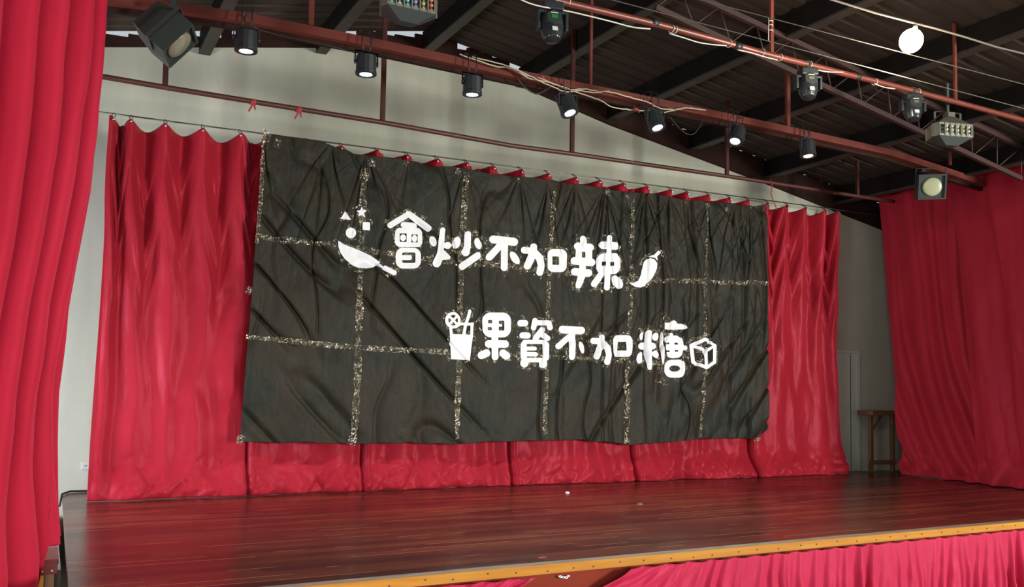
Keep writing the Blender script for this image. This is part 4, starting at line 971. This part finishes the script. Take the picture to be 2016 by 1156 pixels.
gc = [glassm('lens_clear', (.45, .48, .42)), glassm('lens_teal', (.12, .42, .38)), glassm('lens_amber', (.45, .33, .16)), glassm('lens_red', (.50, .14, .08)), glassm('lens_violet', (.28, .22, .36))]
effect(aty(800, 12, 6.6), math.radians(0), 'grey effect light with coloured lenses cut off by the top edge of the photo', [gc[1], gc[0], gc[1], gc[4], gc[2], gc[3], gc[0]], hang_z=1.15)
p1 = aty(1866, 262, 6.3); effect(p1, math.radians(-16), 'grey effect light with pointed cover and clear lenses below the orange red pipe', [None, gc[0], gc[0], gc[0], gc[2], gc[0], gc[0]], hang_z=.66)

# ------------------------------------------------------------------ moving head lights
def moving_head(loc, rotz, tilt, label, lcd, pipe_z):
    e = empty('moving_head_light', loc, label, 'stage light', 'moving head lights on the orange red pipe', rot=Quaternion((0, 0, 1), rotz))
    H_ = pipe_z-loc.z
    MB().box((-.085, -.07, H_-.115), (.085, .07, H_-.045)).build('base', M['black'], e, .012)
    t = MB().box((-.022, -.03, H_-.05), (.022, .03, H_+.035)); t.build('clamp', M['black'], e, .004)
    t = MB()
    for s_ in (-1, 1): t.box((s_*.118-.014, -.045, -.05), (s_*.118+.014, .045, H_-.125))
    t.box((-.132, -.045, H_-.14), (.132, .045, H_-.115)); t.build('yoke', M['black'], e, .008)
    hd = bpy.data.objects.new
    T = Matrix.Rotation(tilt, 4, 'X')
    t = MB(); t.lathe([(.0, .125), (.055, .118), (.088, .085), (.10, .03), (.10, -.03), (.088, -.085), (.07, -.125), (.066, -.14)], 20, T@Matrix.Diagonal((1.0, .92, 1, 1)))
    h = t.build('head', M['black_gloss'], e)
    t = MB(); t.lathe([(.058, -.1405), (.03, -.148), (0, -.15)], 20, T, caps=False); t.build('lens', M['black_gloss'], h)
    T2 = T@Matrix.Translation((0, -.088, .02))
    t = MB(); V = [T2@Vector((.068*math.cos(a), -.008, .066*math.sin(a))) for a in [math.pi/6+k*math.pi/3 for k in range(6)]]; V2 = [T2@Vector((.078*math.cos(a), .02, .078*math.sin(a))) for a in [math.pi/6+k*math.pi/3 for k in range(6)]]
    t.add(V+V2, [tuple(range(6))]+[(i, 6+i, 6+(i+1)%6, (i+1)%6) for i in range(6)]); pn = t.build('control_panel', M['charcoal'], h)
    t = MB(); t.box((-.026, -.013, -.012), (.026, -.008, .014), T2); d = t.build('display', M['lcd'] if lcd else M['galv2'], pn)
    t = MB(); t.box((-.03, -.012, .032), (.03, -.008, .038), T2); t.build('name_strip', M['white'], pn)
    t = MB(); t.box((-.022, -.012, -.02), (.022, -.002, .015), T@Matrix.Translation((.0, -.082, -.085))@Matrix.Rotation(math.radians(-14), 4, 'X')); st_ = t.build('sticker', M['white'], h)
    return e
def pz(px, py): return aty(px, py, YN).z
c = aty(1086, 50, YN); moving_head(c, math.radians(-14), math.radians(-12), 'black moving head light with a green display near the top centre', True, aty(1090, -2, YN).z)
c = aty(1590, 167, YN); moving_head(c, math.radians(-22), math.radians(-10), 'black moving head light with a bright sticker right of the red hanger post', False, aty(1586, 127, YN).z)
c = aty(1796, 212, YN); moving_head(c, math.radians(-26), math.radians(-10), 'black moving head light with a bright sticker beside the pointed effect light', False, aty(1792, 178, YN).z)

# ------------------------------------------------------------------ wooden trestle by the door
pf = atz(1715, 931, SH)+Vector((0, 0, .003)); e = empty('wooden_trestle', pf, 'tall narrow brown wooden trestle standing between the back wall and the right curtain', 'trestle')
hT = 1.02
MB().box((-.14, -.16, hT-.075), (.62, .16, hT)).build('top', M['brown_wood'], e, .006)
for x in (0, .52): MB().box((x-.03, -.03, 0), (x+.03, .03, hT-.075)).build('leg', M['brown_wood'], e)
MB().bar((0, 0, hT-.36), (.26, 0, hT-.08), .03, .03).build('brace', M['brown_wood'], e)
MB().box((-.10, -.05, .13), (.55, -.03, .20)).build('rung', M['brown_wood'], e)

# ------------------------------------------------------------------ bits on the boards
def bit(name, px, py, sx, sy, sz_, mt, label, cat, z=SH, rz=.3):
    p = atz(px, py, z); t = MB(); n = 7; rn = random.Random(px)
    ring = [(sx*math.cos(2*math.pi*k/n)*rn.uniform(.7, 1.1), sy*math.sin(2*math.pi*k/n)*rn.uniform(.7, 1.1)) for k in range(n)]
    V = [(x, y, .0008) for x, y in ring]+[(x*.8, y*.8, sz_*rn.uniform(.6, 1)) for x, y in ring]
    t.add(V, [tuple(range(n))[::-1], tuple(range(n, 2*n))]+[(i, (i+1)%n, n+(i+1)%n, n+i) for i in range(n)])
    o = t.build(name, M[mt]); o.location = p; o.rotation_euler = (0, 0, rz); tag(o, label, cat)
bit('paper_scrap', 1117, 971, .03, .03, .018, 'white', 'tiny bright white paper scrap on the boards just before the backdrop', 'litter')
bit('paper_scrap', 1261, 993, .05, .03, .01, 'galv2', 'thin greyish paper scrap on the boards, right of the bright one', 'litter')
bit('tape_mark', 1067, 1098, .055, .03, .0022, 'red_tape', 'worn red tape mark on the boards near the stage front', 'tape')
p = frontp(atz(1112, 1137, SH-.08).x)
t = MB(); pc = aty(1112, 1137, p.y+.02)
for dx, dz, w_ in ((-.04, .010, .022), (-.022, .004, .03), (0, 0, .035), (.018, -.006, .02), (.035, .006, .02)): t.box((dx-w_/2, -.008, dz-.006), (dx+w_/2, 0, dz+.006))
o = t.build('tape_scrap', M['white']); o.location = pc+Vector((0, .01, 0)); tag(o, 'crumpled white tape scrap stuck on the bare red brown stage front', 'tape')
